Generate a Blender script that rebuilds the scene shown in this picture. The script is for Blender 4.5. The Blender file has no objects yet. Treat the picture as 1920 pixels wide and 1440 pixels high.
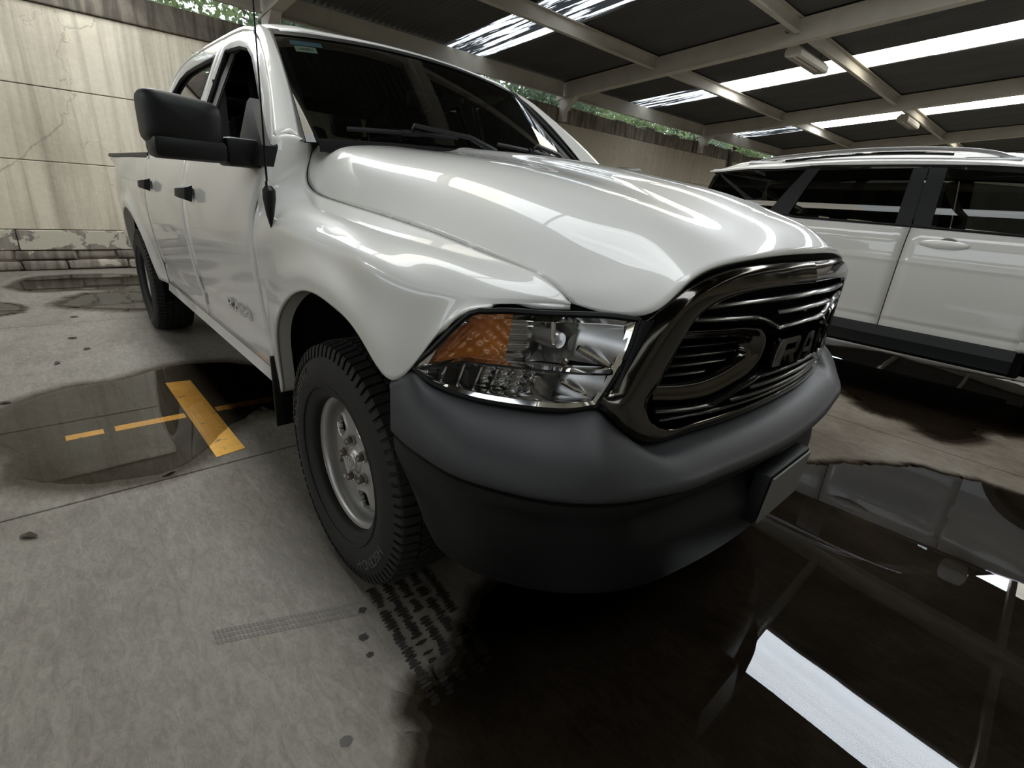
import bpy, bmesh, math, random
import numpy as np
from mathutils import Matrix, Vector

random.seed(7)
RNG = np.random.default_rng(7)
scene = bpy.context.scene
COL = scene.collection
PI = math.pi
R = math.radians

# ------------------------------------------------------------------ camera
# solved from the photograph: vanishing points of wall and truck, wheel circles, tyre contacts
F_PX, YAW, PITCH, ROLL = 935.0, 2.37643, 0.36019, -0.07976
CAM = np.array([1.37767, -1.56541, 1.25222])
fw = np.array([math.cos(PITCH) * math.cos(YAW), math.cos(PITCH) * math.sin(YAW), -math.sin(PITCH)])
rt = np.cross(fw, [0, 0, 1.0]); rt /= np.linalg.norm(rt)
dn = np.cross(fw, rt)
c_, s_ = math.cos(ROLL), math.sin(ROLL)
cam_r, cam_d = c_ * rt + s_ * dn, -s_ * rt + c_ * dn
cam_data = bpy.data.cameras.new('camera')
cam_data.sensor_width = 36.0
cam_data.lens = F_PX / 1920.0 * 36.0
cam_data.clip_start = 0.02
cam = bpy.data.objects.new('camera', cam_data)
COL.objects.link(cam)
m = Matrix.Identity(4)
for i in range(3):
    m[i][0], m[i][1], m[i][2], m[i][3] = cam_r[i], -cam_d[i], -fw[i], CAM[i]
cam.matrix_world = m
scene.camera = cam


def ground_at(u, v, z=0.0):
    """floor point seen at a pixel of the photograph"""
    d = fw + cam_r * ((u - 960) / F_PX) + cam_d * ((v - 720) / F_PX)
    t = (z - CAM[2]) / d[2]
    return CAM + t * d


# ------------------------------------------------------------------ world, exposure
SKY_STRENGTH = 3.0
SKYLIGHT_WHITE = 12.0
SKYLIGHT_CREAM = 6.5
world = bpy.data.worlds.new('world')
scene.world = world
world.use_nodes = True
bg = world.node_tree.nodes['Background']
bg.inputs[0].default_value = (0.86, 0.93, 1.0, 1)
bg.inputs[1].default_value = SKY_STRENGTH
vs = scene.view_settings
vs.view_transform = 'Standard'
vs.look = 'None'
vs.exposure = 0.0
vs.gamma = 1.0
vs.use_curve_mapping = False
scene.cycles.max_bounces = 10
scene.cycles.diffuse_bounces = 4
scene.cycles.glossy_bounces = 5
scene.cycles.transparent_max_bounces = 14
scene.cycles.caustics_reflective = False
scene.cycles.caustics_refractive = False
scene.cycles.sample_clamp_indirect = 8.0

# ------------------------------------------------------------------ helpers: materials


def new_mat(name):
    mt = bpy.data.materials.new(name)
    mt.use_nodes = True
    nt = mt.node_tree
    return mt, nt, nt.nodes['Principled BSDF'], nt.nodes['Material Output']


def pmat(name, col, rough=0.5, metal=0.0, coat=0.0, coat_rough=0.03, noise=0.0, nscale=8.0, bump=0.0, bscale=60.0, spec=0.5, ior=1.5):
    """plain principled material, with a little procedural variation"""
    mt, nt, p, out = new_mat(name)
    p.inputs['Roughness'].default_value = rough
    p.inputs['Metallic'].default_value = metal
    p.inputs['Coat Weight'].default_value = coat
    p.inputs['Coat Roughness'].default_value = coat_rough
    p.inputs['Specular IOR Level'].default_value = spec
    p.inputs['IOR'].default_value = ior
    tc = nt.nodes.new('ShaderNodeTexCoord')
    n = nt.nodes.new('ShaderNodeTexNoise')
    n.inputs['Scale'].default_value = nscale
    n.inputs['Detail'].default_value = 4
    nt.links.new(tc.outputs['Object'], n.inputs['Vector'])
    mx = nt.nodes.new('ShaderNodeMix'); mx.data_type = 'RGBA'
    a = [c * (1 - noise) for c in col]; b = [min(1, c * (1 + noise)) for c in col]
    mx.inputs[6].default_value = (*a, 1); mx.inputs[7].default_value = (*b, 1)
    nt.links.new(n.outputs['Fac'], mx.inputs[0])
    nt.links.new(mx.outputs[2], p.inputs['Base Color'])
    if bump:
        n2 = nt.nodes.new('ShaderNodeTexNoise'); n2.inputs['Scale'].default_value = bscale
        n2.inputs['Detail'].default_value = 5
        nt.links.new(tc.outputs['Object'], n2.inputs['Vector'])
        bp = nt.nodes.new('ShaderNodeBump'); bp.inputs['Strength'].default_value = bump
        bp.inputs['Distance'].default_value = 0.01
        nt.links.new(n2.outputs['Fac'], bp.inputs['Height'])
        nt.links.new(bp.outputs[0], p.inputs['Normal'])
    return mt


def glass_mat(name, tint, ior=1.45, rough=0.0):
    """thin sheet glass: tinted see-through plus Fresnel reflection"""
    mt, nt, p, out = new_mat(name)
    nt.nodes.remove(p)
    tr = nt.nodes.new('ShaderNodeBsdfTransparent'); tr.inputs[0].default_value = (*tint, 1)
    gl = nt.nodes.new('ShaderNodeBsdfGlossy'); gl.inputs['Roughness'].default_value = rough
    fr = nt.nodes.new('ShaderNodeFresnel'); fr.inputs[0].default_value = ior
    mx = nt.nodes.new('ShaderNodeMixShader')
    nt.links.new(fr.outputs[0], mx.inputs[0])
    nt.links.new(tr.outputs[0], mx.inputs[1])
    nt.links.new(gl.outputs[0], mx.inputs[2])
    nt.links.new(mx.outputs[0], out.inputs['Surface'])
    return mt


class NT:
    """small helper for node graphs"""
    def __init__(s, nt): s.nt = nt
    def n(s, t, **kw):
        nd = s.nt.nodes.new(t)
        for k, v in kw.items(): setattr(nd, k, v)
        return nd
    def l(s, a, b): s.nt.links.new(a, b)
    def noise(s, vec, scale, detail=5, rough=0.55, dist=0.0):
        nd = s.n('ShaderNodeTexNoise')
        nd.inputs['Scale'].default_value = scale; nd.inputs['Detail'].default_value = detail
        nd.inputs['Roughness'].default_value = rough; nd.inputs['Distortion'].default_value = dist
        s.l(vec, nd.inputs['Vector']); return nd.outputs['Fac']
    def mapping(s, vec, scale, loc=(0, 0, 0), rot=(0, 0, 0)):
        nd = s.n('ShaderNodeMapping')
        nd.inputs['Scale'].default_value = scale; nd.inputs['Location'].default_value = loc
        nd.inputs['Rotation'].default_value = rot
        s.l(vec, nd.inputs['Vector']); return nd.outputs[0]
    def ramp(s, fac, stops):
        nd = s.n('ShaderNodeValToRGB'); cr = nd.color_ramp
        while len(cr.elements) > 1: cr.elements.remove(cr.elements[-1])
        cr.elements[0].position = stops[0][0]; cr.elements[0].color = (*stops[0][1], 1) if not np.isscalar(stops[0][1]) else (stops[0][1],) * 3 + (1,)
        for p_, c in stops[1:]:
            e = cr.elements.new(p_); e.color = (*c, 1) if not np.isscalar(c) else (c, c, c, 1)
        s.l(fac, nd.inputs[0]); return nd.outputs[0]
    def mix(s, fac, a, b, mode='MIX'):
        nd = s.n('ShaderNodeMix'); nd.data_type = 'RGBA'; nd.blend_type = mode
        for sock, val in ((nd.inputs[0], fac), (nd.inputs[6], a), (nd.inputs[7], b)):
            if hasattr(val, 'node'): s.l(val, sock)
            elif np.isscalar(val): sock.default_value = val
            else: sock.default_value = (*val, 1)
        return nd.outputs[2]
    def math(s, op, a, b=0.0):
        nd = s.n('ShaderNodeMath', operation=op)
        for sock, val in ((nd.inputs[0], a), (nd.inputs[1], b)):
            if hasattr(val, 'node'): s.l(val, sock)
            else: sock.default_value = val
        return nd.outputs[0]
    def bump(s, h, strength, dist=0.01):
        nd = s.n('ShaderNodeBump'); nd.inputs['Strength'].default_value = strength
        nd.inputs['Distance'].default_value = dist; s.l(h, nd.inputs['Height']); return nd.outputs[0]


def concrete_mat():
    mt, nt, p, out = new_mat('worn_concrete')
    g = NT(nt)
    geo = g.n('ShaderNodeNewGeometry'); pos = geo.outputs['Position']
    big = g.noise(pos, 0.55, 6, 0.6, 0.6)
    mid = g.noise(g.mapping(pos, (1.2, 3.2, 1), rot=(0, 0, 0.5)), 1.6, 7, 0.62, 0.8)
    fine = g.noise(g.mapping(pos, (1.0, 2.6, 1), rot=(0, 0, -0.5)), 14, 8, 0.7, 1.2)
    grit = g.noise(pos, 90, 4, 0.7)
    col = g.ramp(big, [(0.30, (0.1505, 0.1358, 0.1145)), (0.5, (0.2227, 0.2057, 0.1756)), (0.72, (0.2890, 0.2687, 0.2310))])
    col = g.mix(0.62, col, g.ramp(mid, [(0.3, (0.1284, 0.1135, 0.0942)), (0.52, (0.2227, 0.2037, 0.1728)), (0.75, (0.3311, 0.3086, 0.2652))]))
    col = g.mix(0.50, col, g.ramp(fine, [(0.36, (0.1003, 0.0873, 0.0721)), (0.55, (0.2327, 0.2134, 0.1830)), (0.8, (0.3762, 0.3493, 0.3003))]))
    col = g.mix(0.15, col, g.ramp(grit, [(0.35, (0.0602, 0.0534, 0.0462)), (0.6, (0.2909, 0.2668, 0.2310))]))
    blot = g.noise(g.mapping(pos, (1.0, 1.5, 1), rot=(0, 0, 0.8)), 1.15, 6, 0.65, 1.0)
    col = g.mix(1.0, col, g.ramp(blot, [(0.28, (0.66, 0.63, 0.58)), (0.5, (0.98, 0.97, 0.95)), (0.72, (1.0, 1.0, 1.0))]), 'MULTIPLY')
    scr = g.noise(g.mapping(pos, (3.0, 22.0, 1), rot=(0, 0, 0.35)), 1.6, 6, 0.7, 0.6)
    col = g.mix(g.ramp(scr, [(0.54, 0.0), (0.74, 0.30)]), col, (0.36, 0.345, 0.31))
    # damp patches where water has spread and dried
    damp = g.noise(g.mapping(pos, (0.8, 1.0, 1)), 0.9, 5, 0.55, 0.9)
    dampf = g.ramp(damp, [(0.55, 0.0), (0.66, 0.45)])
    col = g.mix(dampf, col, (0.1003, 0.0873, 0.0711))
    sp = g.noise(pos, 26, 3, 0.6)
    col = g.mix(g.ramp(sp, [(0.73, 0.0), (0.77, 0.7)]), col, (0.0702, 0.0582, 0.0462))
    g.l(col, p.inputs['Base Color'])
    rgh = g.ramp(dampf, [(0.0, 0.62), (1.0, 0.30)])
    g.l(rgh, p.inputs['Roughness'])
    h = g.math('ADD', g.math('MULTIPLY', fine, 0.7), g.math('MULTIPLY', grit, 0.3))
    g.l(g.bump(h, 0.35, 0.006), p.inputs['Normal'])
    return mt


def plaster_mat(name='stained_cream_plaster', s0=0.47, k=1.0):
    mt, nt, p, out = new_mat(name)
    g = NT(nt)
    geo = g.n('ShaderNodeNewGeometry'); pos = geo.outputs['Position']
    cloud = g.noise(pos, 0.8, 6, 0.6, 0.3)
    col = g.ramp(cloud, [(0.3, (0.5632, 0.4992, 0.3776)), (0.55, (0.7168, 0.6528, 0.5120)), (0.8, (0.7936, 0.7296, 0.5888))])
    if k != 1.0: col = g.mix(1.0, col, (k, k * 0.97, k * 0.93), 'MULTIPLY')  # k darkens the base colour to stand in for dimmer light
    # water streaks running down from the coping
    st = g.noise(g.mapping(pos, (1, 3.2, 0.16), rot=(0.05, 0, 0)), 1.5, 6, 0.62, 0.5)
    col = g.mix(g.ramp(st, [(s0, 0.0), (s0 + 0.23, 0.75)]), col, (0.3008, 0.2560, 0.1920))
    st2 = g.noise(g.mapping(pos, (1, 9.0, 0.25)), 1.1, 4, 0.6, 0.4)
    col = g.mix(g.ramp(st2, [(0.56, 0.0), (0.80, 0.6)]), col, (0.2560, 0.2240, 0.1792))
    fine = g.noise(pos, 22, 7, 0.7)
    col = g.mix(0.14, col, g.ramp(fine, [(0.3, (0.2560, 0.2176, 0.1664)), (0.7, (0.7936, 0.7424, 0.6144))]))
    cr = g.n('ShaderNodeTexVoronoi'); cr.feature = 'DISTANCE_TO_EDGE'; cr.inputs['Scale'].default_value = 0.55
    wob = g.noise(pos, 3.0, 4)
    av = g.n('ShaderNodeVectorMath', operation='ADD'); g.l(pos, av.inputs[0]); g.l(wob, av.inputs[1])
    g.l(av.outputs[0], cr.inputs['Vector'])
    crk = g.ramp(cr.outputs['Distance'], [(0.0, 0.55), (0.006, 0.0)])
    col = g.mix(crk, col, (0.2048, 0.1664, 0.1280))
    g.l(col, p.inputs['Base Color'])
    p.inputs['Roughness'].default_value = 0.85
    g.l(g.bump(fine, 0.25, 0.01), p.inputs['Normal'])
    return mt


def block_mat(name, c1, c2, peel=0.0, c3=(0.5, 0.46, 0.37)):
    mt, nt, p, out = new_mat(name)
    g = NT(nt)
    geo = g.n('ShaderNodeNewGeometry'); pos = geo.outputs['Position']
    a = g.noise(pos, 2.4, 7, 0.65, 0.5)
    col = g.ramp(a, [(0.32, c1), (0.68, c2)])
    st = g.noise(g.mapping(pos, (1, 6, 0.6)), 1.7, 5, 0.6)
    col = g.mix(g.ramp(st, [(0.45, 0.0), (0.62, 0.7)]), col, tuple(c * 0.45 for c in c1))
    if peel:
        pl = g.noise(g.mapping(pos, (1, 1, 1.5)), 3.1, 6, 0.6, 0.4)
        col = g.mix(g.ramp(pl, [(peel, 0.0), (peel + 0.015, 1.0)]), col, c3)
    g.l(col, p.inputs['Base Color'])
    p.inputs['Roughness'].default_value = 0.9
    f = g.noise(pos, 30, 7, 0.7)
    g.l(g.bump(f, 0.5, 0.015), p.inputs['Normal'])
    return mt


def water_mat():
    """thin sheet of dirty rain water: dims the concrete below and mirrors by Fresnel"""
    mt, nt, p, out = new_mat('puddle_water')
    nt.nodes.remove(p)
    g = NT(nt)
    geo = g.n('ShaderNodeNewGeometry'); pos = geo.outputs['Position']
    n = g.noise(pos, 1.7, 4, 0.6, 0.4)
    tint = g.ramp(n, [(0.35, (0.80, 0.77, 0.72)), (0.7, (0.90, 0.88, 0.84))])
    tr = g.n('ShaderNodeBsdfTransparent'); g.l(tint, tr.inputs[0])
    gl = g.n('ShaderNodeBsdfGlossy'); gl.inputs['Roughness'].default_value = 0.0
    gl.inputs[0].default_value = (0.92, 0.95, 1.0, 1)
    rip = g.noise(pos, 2.2, 2, 0.5)
    bpn = g.bump(rip, 0.02, 0.02)
    g.l(bpn, gl.inputs['Normal'])
    fr = g.n('ShaderNodeFresnel'); fr.inputs[0].default_value = 1.36
    mx = g.n('ShaderNodeMixShader')
    g.l(fr.outputs[0], mx.inputs[0]); g.l(tr.outputs[0], mx.inputs[1]); g.l(gl.outputs[0], mx.inputs[2])
    g.l(mx.outputs[0], out.inputs['Surface'])
    return mt


def damp_mat(name, wet, mud):
    """film of wet dirt under and round a puddle: darkens the concrete, with a soft ragged edge"""
    mt, nt, p, out = new_mat(name)
    nt.nodes.remove(p)
    g = NT(nt)
    at = g.n('ShaderNodeAttribute'); at.attribute_name = 'edge'
    geo = g.n('ShaderNodeNewGeometry'); pos = geo.outputs['Position']
    n = g.noise(pos, 6, 6, 0.65)
    f = g.math('ADD', at.outputs['Fac'], g.math('MULTIPLY', g.math('SUBTRACT', n, 0.5), 0.55))
    n2 = g.noise(pos, 1.9, 5, 0.6, 0.5)
    deep = g.mix(g.ramp(n2, [(0.35, 0.0), (0.65, 1.0)]), wet, mud)
    tint = g.mix(g.ramp(f, [(0.15, 0.0), (0.70, 1.0)]), (1.0, 1.0, 1.0), deep)
    tr = g.n('ShaderNodeBsdfTransparent'); g.l(tint, tr.inputs[0])
    g.l(tr.outputs[0], out.inputs['Surface'])
    return mt


def emit_mat(name, col, strength, streak=0.0):
    mt, nt, p, out = new_mat(name)
    nt.nodes.remove(p)
    g = NT(nt)
    em = g.n('ShaderNodeEmission'); em.inputs[1].default_value = strength
    geo = g.n('ShaderNodeNewGeometry'); pos = geo.outputs['Position']
    n = g.noise(g.mapping(pos, (0.5, 14, 1)), 1.3, 4, 0.6)
    lo = tuple(c * (1 - streak) for c in col)
    g.l(g.ramp(n, [(0.42, lo), (0.58, col)] if streak < .9 else [(0.50, lo), (0.58, col)]), em.inputs[0])
    g.l(em.outputs[0], out.inputs['Surface'])
    return mt


def paint_line_mat():
    mt, nt, p, out = new_mat('worn_yellow_road_paint')
    g = NT(nt)
    geo = g.n('ShaderNodeNewGeometry'); pos = geo.outputs['Position']
    a = g.noise(pos, 9, 6, 0.7, 0.6)
    col = g.ramp(a, [(0.3, (0.85, 0.42, 0.055)), (0.6, (1.0, 0.55, 0.09))])
    b = g.noise(g.mapping(pos, (2.2, 1, 1)), 6.0, 6, 0.7, 0.8)
    wear = g.ramp(b, [(0.60, 0.0), (0.66, 1.0)])
    col = g.mix(wear, col, (0.17, 0.14, 0.10))
    g.l(col, p.inputs['Base Color'])
    p.inputs['Roughness'].default_value = 0.6
    return mt


def leaf_mat(name, a, b):
    mt, nt, p, out = new_mat(name)
    g = NT(nt)
    oi = g.n('ShaderNodeNewGeometry')
    n = g.noise(oi.outputs['Position'], 3.5, 3)
    g.l(g.ramp(n, [(0.35, a), (0.65, b)]), p.inputs['Base Color'])
    p.inputs['Roughness'].default_value = 0.5
    tl = g.n('ShaderNodeBsdfTranslucent'); tl.inputs[0].default_value = (*[min(1, c * 1.6) for c in b], 1)
    ad = g.n('ShaderNodeMixShader'); ad.inputs[0].default_value = 0.4
    g.l(p.outputs[0], ad.inputs[1]); g.l(tl.outputs[0], ad.inputs[2]); g.l(ad.outputs[0], out.inputs['Surface'])
    return mt


M = dict(
    concrete=concrete_mat(), plaster=plaster_mat(), stained_dim_plaster=plaster_mat('stained_shaded_plaster', 0.30, 0.52), water=water_mat(), damp=damp_mat('damp_concrete_film', (0.62, 0.60, 0.57), (0.54, 0.52, 0.49)), stain=damp_mat('brown_damp_film', (0.84, 0.82, 0.79), (0.66, 0.63, 0.595)), mud=damp_mat('muddy_concrete_film', (0.26, 0.24, 0.22), (0.40, 0.37, 0.34)),
    coping=block_mat('weathered_coping_block', (0.10, 0.085, 0.065), (0.24, 0.21, 0.165)),
    stone=block_mat('peeling_base_stone', (0.20, 0.17, 0.14), (0.40, 0.36, 0.29), 0.60),
    band=block_mat('peeling_plaster_band', (0.27, 0.24, 0.205), (0.34, 0.30, 0.255), 0.46, (0.55, 0.51, 0.41)),
    white=pmat('white_car_paint', (0.72, 0.72, 0.70), 0.38, 0, 1.0, 0.015, 0.02, 2),
    suvwhite=pmat('white_suv_paint', (0.72, 0.71, 0.68), 0.38, 0, 1.0, 0.015, 0.02, 2),
    bplastic=pmat('black_grained_plastic', (0.0085, 0.009, 0.0095), 0.44, 0, 0, 0, 0.15, 30, 0.10, 900, 0.22),
    bumper=pmat('grey_black_bumper_plastic', (0.026, 0.0275, 0.0295), 0.52, 0, 0, 0, 0.08, 12, 0.06, 1200, 0.5),
    gloss=pmat('gloss_black_trim', (0.006, 0.006, 0.006), 0.18, 0, 0.15, 0.05),
    bchrome=pmat('black_chrome', (0.085, 0.080, 0.075), 0.10, 1.0, 0, 0, 0.05, 3),
    chrome=pmat('chrome', (0.80, 0.80, 0.80), 0.05, 1.0),
    satin=pmat('satin_silver_reflector', (0.66, 0.66, 0.66), 0.32, 1.0, 0, 0, 0.05, 20),
    dchrome=pmat('smoked_reflector', (0.62, 0.62, 0.62), 0.16, 1.0),
    amber=pmat('amber_reflector', (0.62, 0.20, 0.015), 0.22, 0.15, 1.0, 0.03, 0.35, 60, 0.25, 260),
    rubber=pmat('tyre_rubber', (0.008, 0.0078, 0.0075), 0.72, 0, 0, 0, 0.2, 20, 0.15, 150),
    rubberlet=pmat('tyre_letter_rubber', (0.075, 0.073, 0.07), 0.5),
    steel=pmat('silver_painted_steel', (0.42, 0.41, 0.395), 0.36, 0.55, 0.25, 0.1, 0.08, 8),
    darkmetal=pmat('dark_brake_metal', (0.02, 0.02, 0.02), 0.6, 0.3),
    nut=pmat('rusty_lug_nut', (0.26, 0.22, 0.19), 0.35, 0.8, 0, 0, 0.25, 40),
    underbody=pmat('matte_underbody_black', (0.004, 0.004, 0.004), 0.9, spec=0.2),
    interior=pmat('dark_grey_upholstery', (0.030, 0.029, 0.028), 0.85, 0, 0, 0, 0.2, 20, 0.2, 200),
    trim_grey=pmat('grey_interior_trim', (0.20, 0.19, 0.17), 0.7),
    wsglass=glass_mat('tinted_windscreen_glass', (0.46, 0.52, 0.47), 1.48),
    tglass=glass_mat('tinted_side_glass', (0.16, 0.17, 0.165), 1.55),
    privglass=glass_mat('dark_privacy_glass', (0.05, 0.055, 0.055), 1.5),
    lens=glass_mat('clear_headlamp_lens', (0.96, 0.96, 0.96), 1.36),
    paper_blue=pmat('blue_sticker', (0.10, 0.22, 0.36), 0.5, 0, 0, 0, 0.3, 60),
    paper_white=pmat('pale_green_sticker', (0.42, 0.48, 0.40), 0.6, 0, 0, 0, 0.2, 60),
    plate=pmat('pale_licence_plate', (0.16, 0.155, 0.145), 0.45, 0.1, 0, 0, 0.1, 15),
    beam=pmat('dusty_cream_steel', (0.42, 0.39, 0.33), 0.75, 0, 0, 0, 0.22, 3.0, 0.1, 40),
    sheet=pmat('dull_galvanised_sheet', (0.072, 0.070, 0.065), 0.62, 0.25, 0, 0, 0.3, 1.2),
    lampbox=pmat('cream_lamp_housing', (0.50, 0.47, 0.40), 0.55, 0, 0, 0, 0.1, 6),
    tube=pmat('unlit_fluorescent_tube', (0.62, 0.62, 0.60), 0.3),
    sky_white=emit_mat('backlit_white_fibreglass', (0.93, 0.97, 1.0), SKYLIGHT_WHITE, 0.10),
    sky_cream=emit_mat('backlit_yellowed_fibreglass', (1.0, 0.95, 0.80), SKYLIGHT_CREAM, 0.22),
    sky_dirty=emit_mat('leaf_littered_fibreglass', (0.80, 0.88, 0.95), SKYLIGHT_CREAM * 0.5, 0.985),
    sky_bright=emit_mat('brightened_fibreglass', (0.93, 0.97, 1.0), SKYLIGHT_WHITE * 1.65, 0.10),  # glow raised above the white panels to strengthen the light here
    sky_dim=emit_mat('dimmed_fibreglass', (0.94, 0.98, 1.0), SKYLIGHT_WHITE * 0.55, 0.25),  # glow lowered only to balance the light on hood and floor
    sky_faint=emit_mat('faint_fibreglass', (0.95, 1.0, 0.92), SKYLIGHT_CREAM * 0.25, 0.5),  # weak glow, set to keep the unseen front and left bays darker
    yellow=paint_line_mat(),
    leafA=leaf_mat('broad_leaf_green', (0.06, 0.09, 0.035), (0.17, 0.22, 0.10)),
    leafB=leaf_mat('deep_leaf_green', (0.035, 0.06, 0.035), (0.09, 0.13, 0.075)),
    bark=pmat('grey_brown_bark', (0.10, 0.08, 0.06), 0.9, 0, 0, 0, 0.3, 12, 0.5, 30),
    dryleaf=pmat('dry_brown_leaf', (0.06, 0.045, 0.030), 0.8, 0, 0, 0, 0.3, 30),
    wetprint=pmat('wet_tread_print', (0.030, 0.027, 0.024), 0.35, 0, 0, 0, 0.3, 40),
    drain=pmat('rusty_drain_pipe', (0.10, 0.075, 0.055), 0.75, 0.2, 0, 0, 0.4, 12),
)

# ------------------------------------------------------------------ helpers: meshes


class G:
    def __init__(s): s.v, s.f = [], []
    def add(s, verts, faces):
        o = len(s.v); s.v += [tuple(map(float, q)) for q in verts]; s.f += [tuple(i + o for i in fc) for fc in faces]; return s
    def box(s, x0, x1, y0, y1, z0, z1, T=None):
        vs_ = [(x, y, z) for x in (x0, x1) for y in (y0, y1) for z in (z0, z1)]
        if T is not None: vs_ = [tuple(T @ Vector(q)) for q in vs_]
        return s.add(vs_, [(0, 1, 3, 2), (4, 6, 7, 5), (0, 4, 5, 1), (2, 3, 7, 6), (0, 2, 6, 4), (1, 5, 7, 3)])
    def bbox(s, x0, x1, y0, y1, z0, z1, b, T=None):
        """box with chamfered edges"""
        cx, cy, cz = (x0 + x1) / 2, (y0 + y1) / 2, (z0 + z1) / 2
        hx, hy, hz = (x1 - x0) / 2, (y1 - y0) / 2, (z1 - z0) / 2
        b = min(b, hx * .9, hy * .9, hz * .9)
        bm = bmesh.new(); bmesh.ops.create_cube(bm, size=2)
        for v in bm.verts: v.co = (cx + v.co.x * hx, cy + v.co.y * hy, cz + v.co.z * hz)
        bmesh.ops.bevel(bm, geom=bm.edges[:], offset=b, segments=2, affect='EDGES', profile=0.5)
        bm.verts.index_update()
        vs_ = [v.co.copy() for v in bm.verts]
        if T is not None: vs_ = [T @ q for q in vs_]
        s.add(vs_, [[v.index for v in fc.verts] for fc in bm.faces]); bm.free(); return s
    def grid(s, P, flip=False, closed=False):
        P = np.asarray(P); a, b = P.shape[:2]
        fs = []
        for i in range(a - 1):
            for j in range(b if closed else b - 1):
                k = (j + 1) % b
                q = (i * b + j, (i + 1) * b + j, (i + 1) * b + k, i * b + k)
                fs.append(q[::-1] if flip else q)
        return s.add(P.reshape(-1, 3), fs)
    def tube(s, path, r, seg=8, caps=True, sy=1.0, up=(0, 0, 1)):
        """tube along a path; r a number or a list; sy squeezes the section across"""
        P = np.asarray(path, float); n = len(P)
        rr = np.full(n, r) if np.isscalar(r) else np.asarray(r)
        T = np.gradient(P, axis=0); T /= np.linalg.norm(T, axis=1)[:, None] + 1e-9
        rings = []
        for i in range(n):
            u = np.asarray(up, float)
            if abs(T[i] @ u) > 0.95: u = np.array([1.0, 0, 0])
            a = np.cross(T[i], u); a /= np.linalg.norm(a); b = np.cross(a, T[i])
            th = np.arange(seg) * 2 * PI / seg
            rings.append(P[i] + rr[i] * (np.cos(th)[:, None] * a * sy + np.sin(th)[:, None] * b))
        s.grid(np.array(rings), closed=True)
        if caps:
            o = len(s.v) - n * seg
            s.f.append(tuple(range(o + seg - 1, o - 1, -1))); s.f.append(tuple(range(o + (n - 1) * seg, o + n * seg)))
        return s
    def lathe(s, prof, c, seg=64, axis='y', a0=0, a1=2 * PI):
        """prof [(radius, offset along axis)]; ring around the axis through c"""
        full = abs(a1 - a0) > 2 * PI - 1e-6
        th = np.linspace(a0, a1, seg, endpoint=not full)
        rows = []
        for r_, y_ in prof:
            if axis == 'y': rows.append(np.stack([c[0] + r_ * np.cos(th), np.full(len(th), c[1] + y_), c[2] + r_ * np.sin(th)], 1))
            elif axis == 'x': rows.append(np.stack([np.full(len(th), c[0] + y_), c[1] + r_ * np.cos(th), c[2] + r_ * np.sin(th)], 1))
            else: rows.append(np.stack([c[0] + r_ * np.cos(th), c[1] + r_ * np.sin(th), np.full(len(th), c[2] + y_)], 1))
        return s.grid(np.array(rows), closed=full)
    def poly(s, pts): return s.add(pts, [tuple(range(len(pts)))])
    def prism(s, pts, d):
        """extrude a polygon by vector d"""
        pts = [np.asarray(q, float) for q in pts]; n = len(pts); d = np.asarray(d, float)
        return s.add(pts + [q + d for q in pts], [tuple(range(n))[::-1], tuple(range(n, 2 * n))] + [(i, (i + 1) % n, n + (i + 1) % n, n + i) for i in range(n)])


def orient(me, hint):
    """flip the faces when their mean direction points away from hint"""
    me.update()
    s = Vector((0, 0, 0))
    for p in me.polygons: s += p.normal * p.area
    if s.dot(Vector(hint)) < 0: me.flip_normals()


def set_props(o, label=None, cat=None, group=None, kind=None):
    if label: o['label'] = label
    if cat: o['category'] = cat
    if group: o['group'] = group
    if kind: o['kind'] = kind
    return o


def empty(name, loc=(0, 0, 0), label=None, cat=None, group=None, kind=None, parent=None):
    o = bpy.data.objects.new(name, None); COL.objects.link(o); o.location = loc
    o.empty_display_size = 0.1
    if parent is not None: child(o, parent)
    return set_props(o, label, cat, group, kind)


def child(o, parent):
    o.parent = parent
    mats = []
    q = parent
    M_ = Matrix.Identity(4)
    chain = []
    while q is not None:
        chain.append(q); q = q.parent
    for q in reversed(chain):
        M_ = M_ @ q.matrix_parent_inverse @ q.matrix_basis if q.parent is not None else q.matrix_basis.copy()
    o.matrix_parent_inverse = M_.inverted()
    return o


def mesh(name, g, mat, parent=None, smooth=True, angle=38, hint=None, mirror=False, solid=0.0, sub=0):
    """one object from a G; mirror=True negates y (the other side of the car)"""
    vs_ = g.v if not mirror else [(x, -y, z) for x, y, z in g.v]
    fs = g.f if not mirror else [f[::-1] for f in g.f]
    me = bpy.data.meshes.new(name)
    me.from_pydata(vs_, [], fs)
    me.validate()
    if hint is not None:
        h = (hint[0], -hint[1], hint[2]) if mirror else hint
        orient(me, h)
    else:
        bm = bmesh.new(); bm.from_mesh(me)
        bmesh.ops.recalc_face_normals(bm, faces=bm.faces[:]); bm.to_mesh(me); bm.free()
    if smooth:
        for p in me.polygons: p.use_smooth = True
        me.set_sharp_from_angle(angle=R(angle))
    if mat is not None: me.materials.append(mat)
    o = bpy.data.objects.new(name, me); COL.objects.link(o)
    if parent is not None: child(o, parent)
    if sub:
        md = o.modifiers.new('sub', 'SUBSURF'); md.levels = sub; md.render_levels = sub
    if solid:
        md = o.modifiers.new('thick', 'SOLIDIFY'); md.thickness = solid; md.offset = -1
    return o


def both(name, g, mat, parent, **kw):
    return mesh(name, g, mat, parent, **kw), mesh(name, g, mat, parent, mirror=True, **kw)


def inst(src, loc, rot=(0, 0, 0), parent=None, name=None):
    """a copy that shares mesh data"""
    o = src.copy(); COL.objects.link(o); o.parent = None
    o.matrix_parent_inverse = Matrix.Identity(4)
    o.location = loc; o.rotation_euler = rot
    if parent is not None: child(o, parent)
    return o


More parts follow.
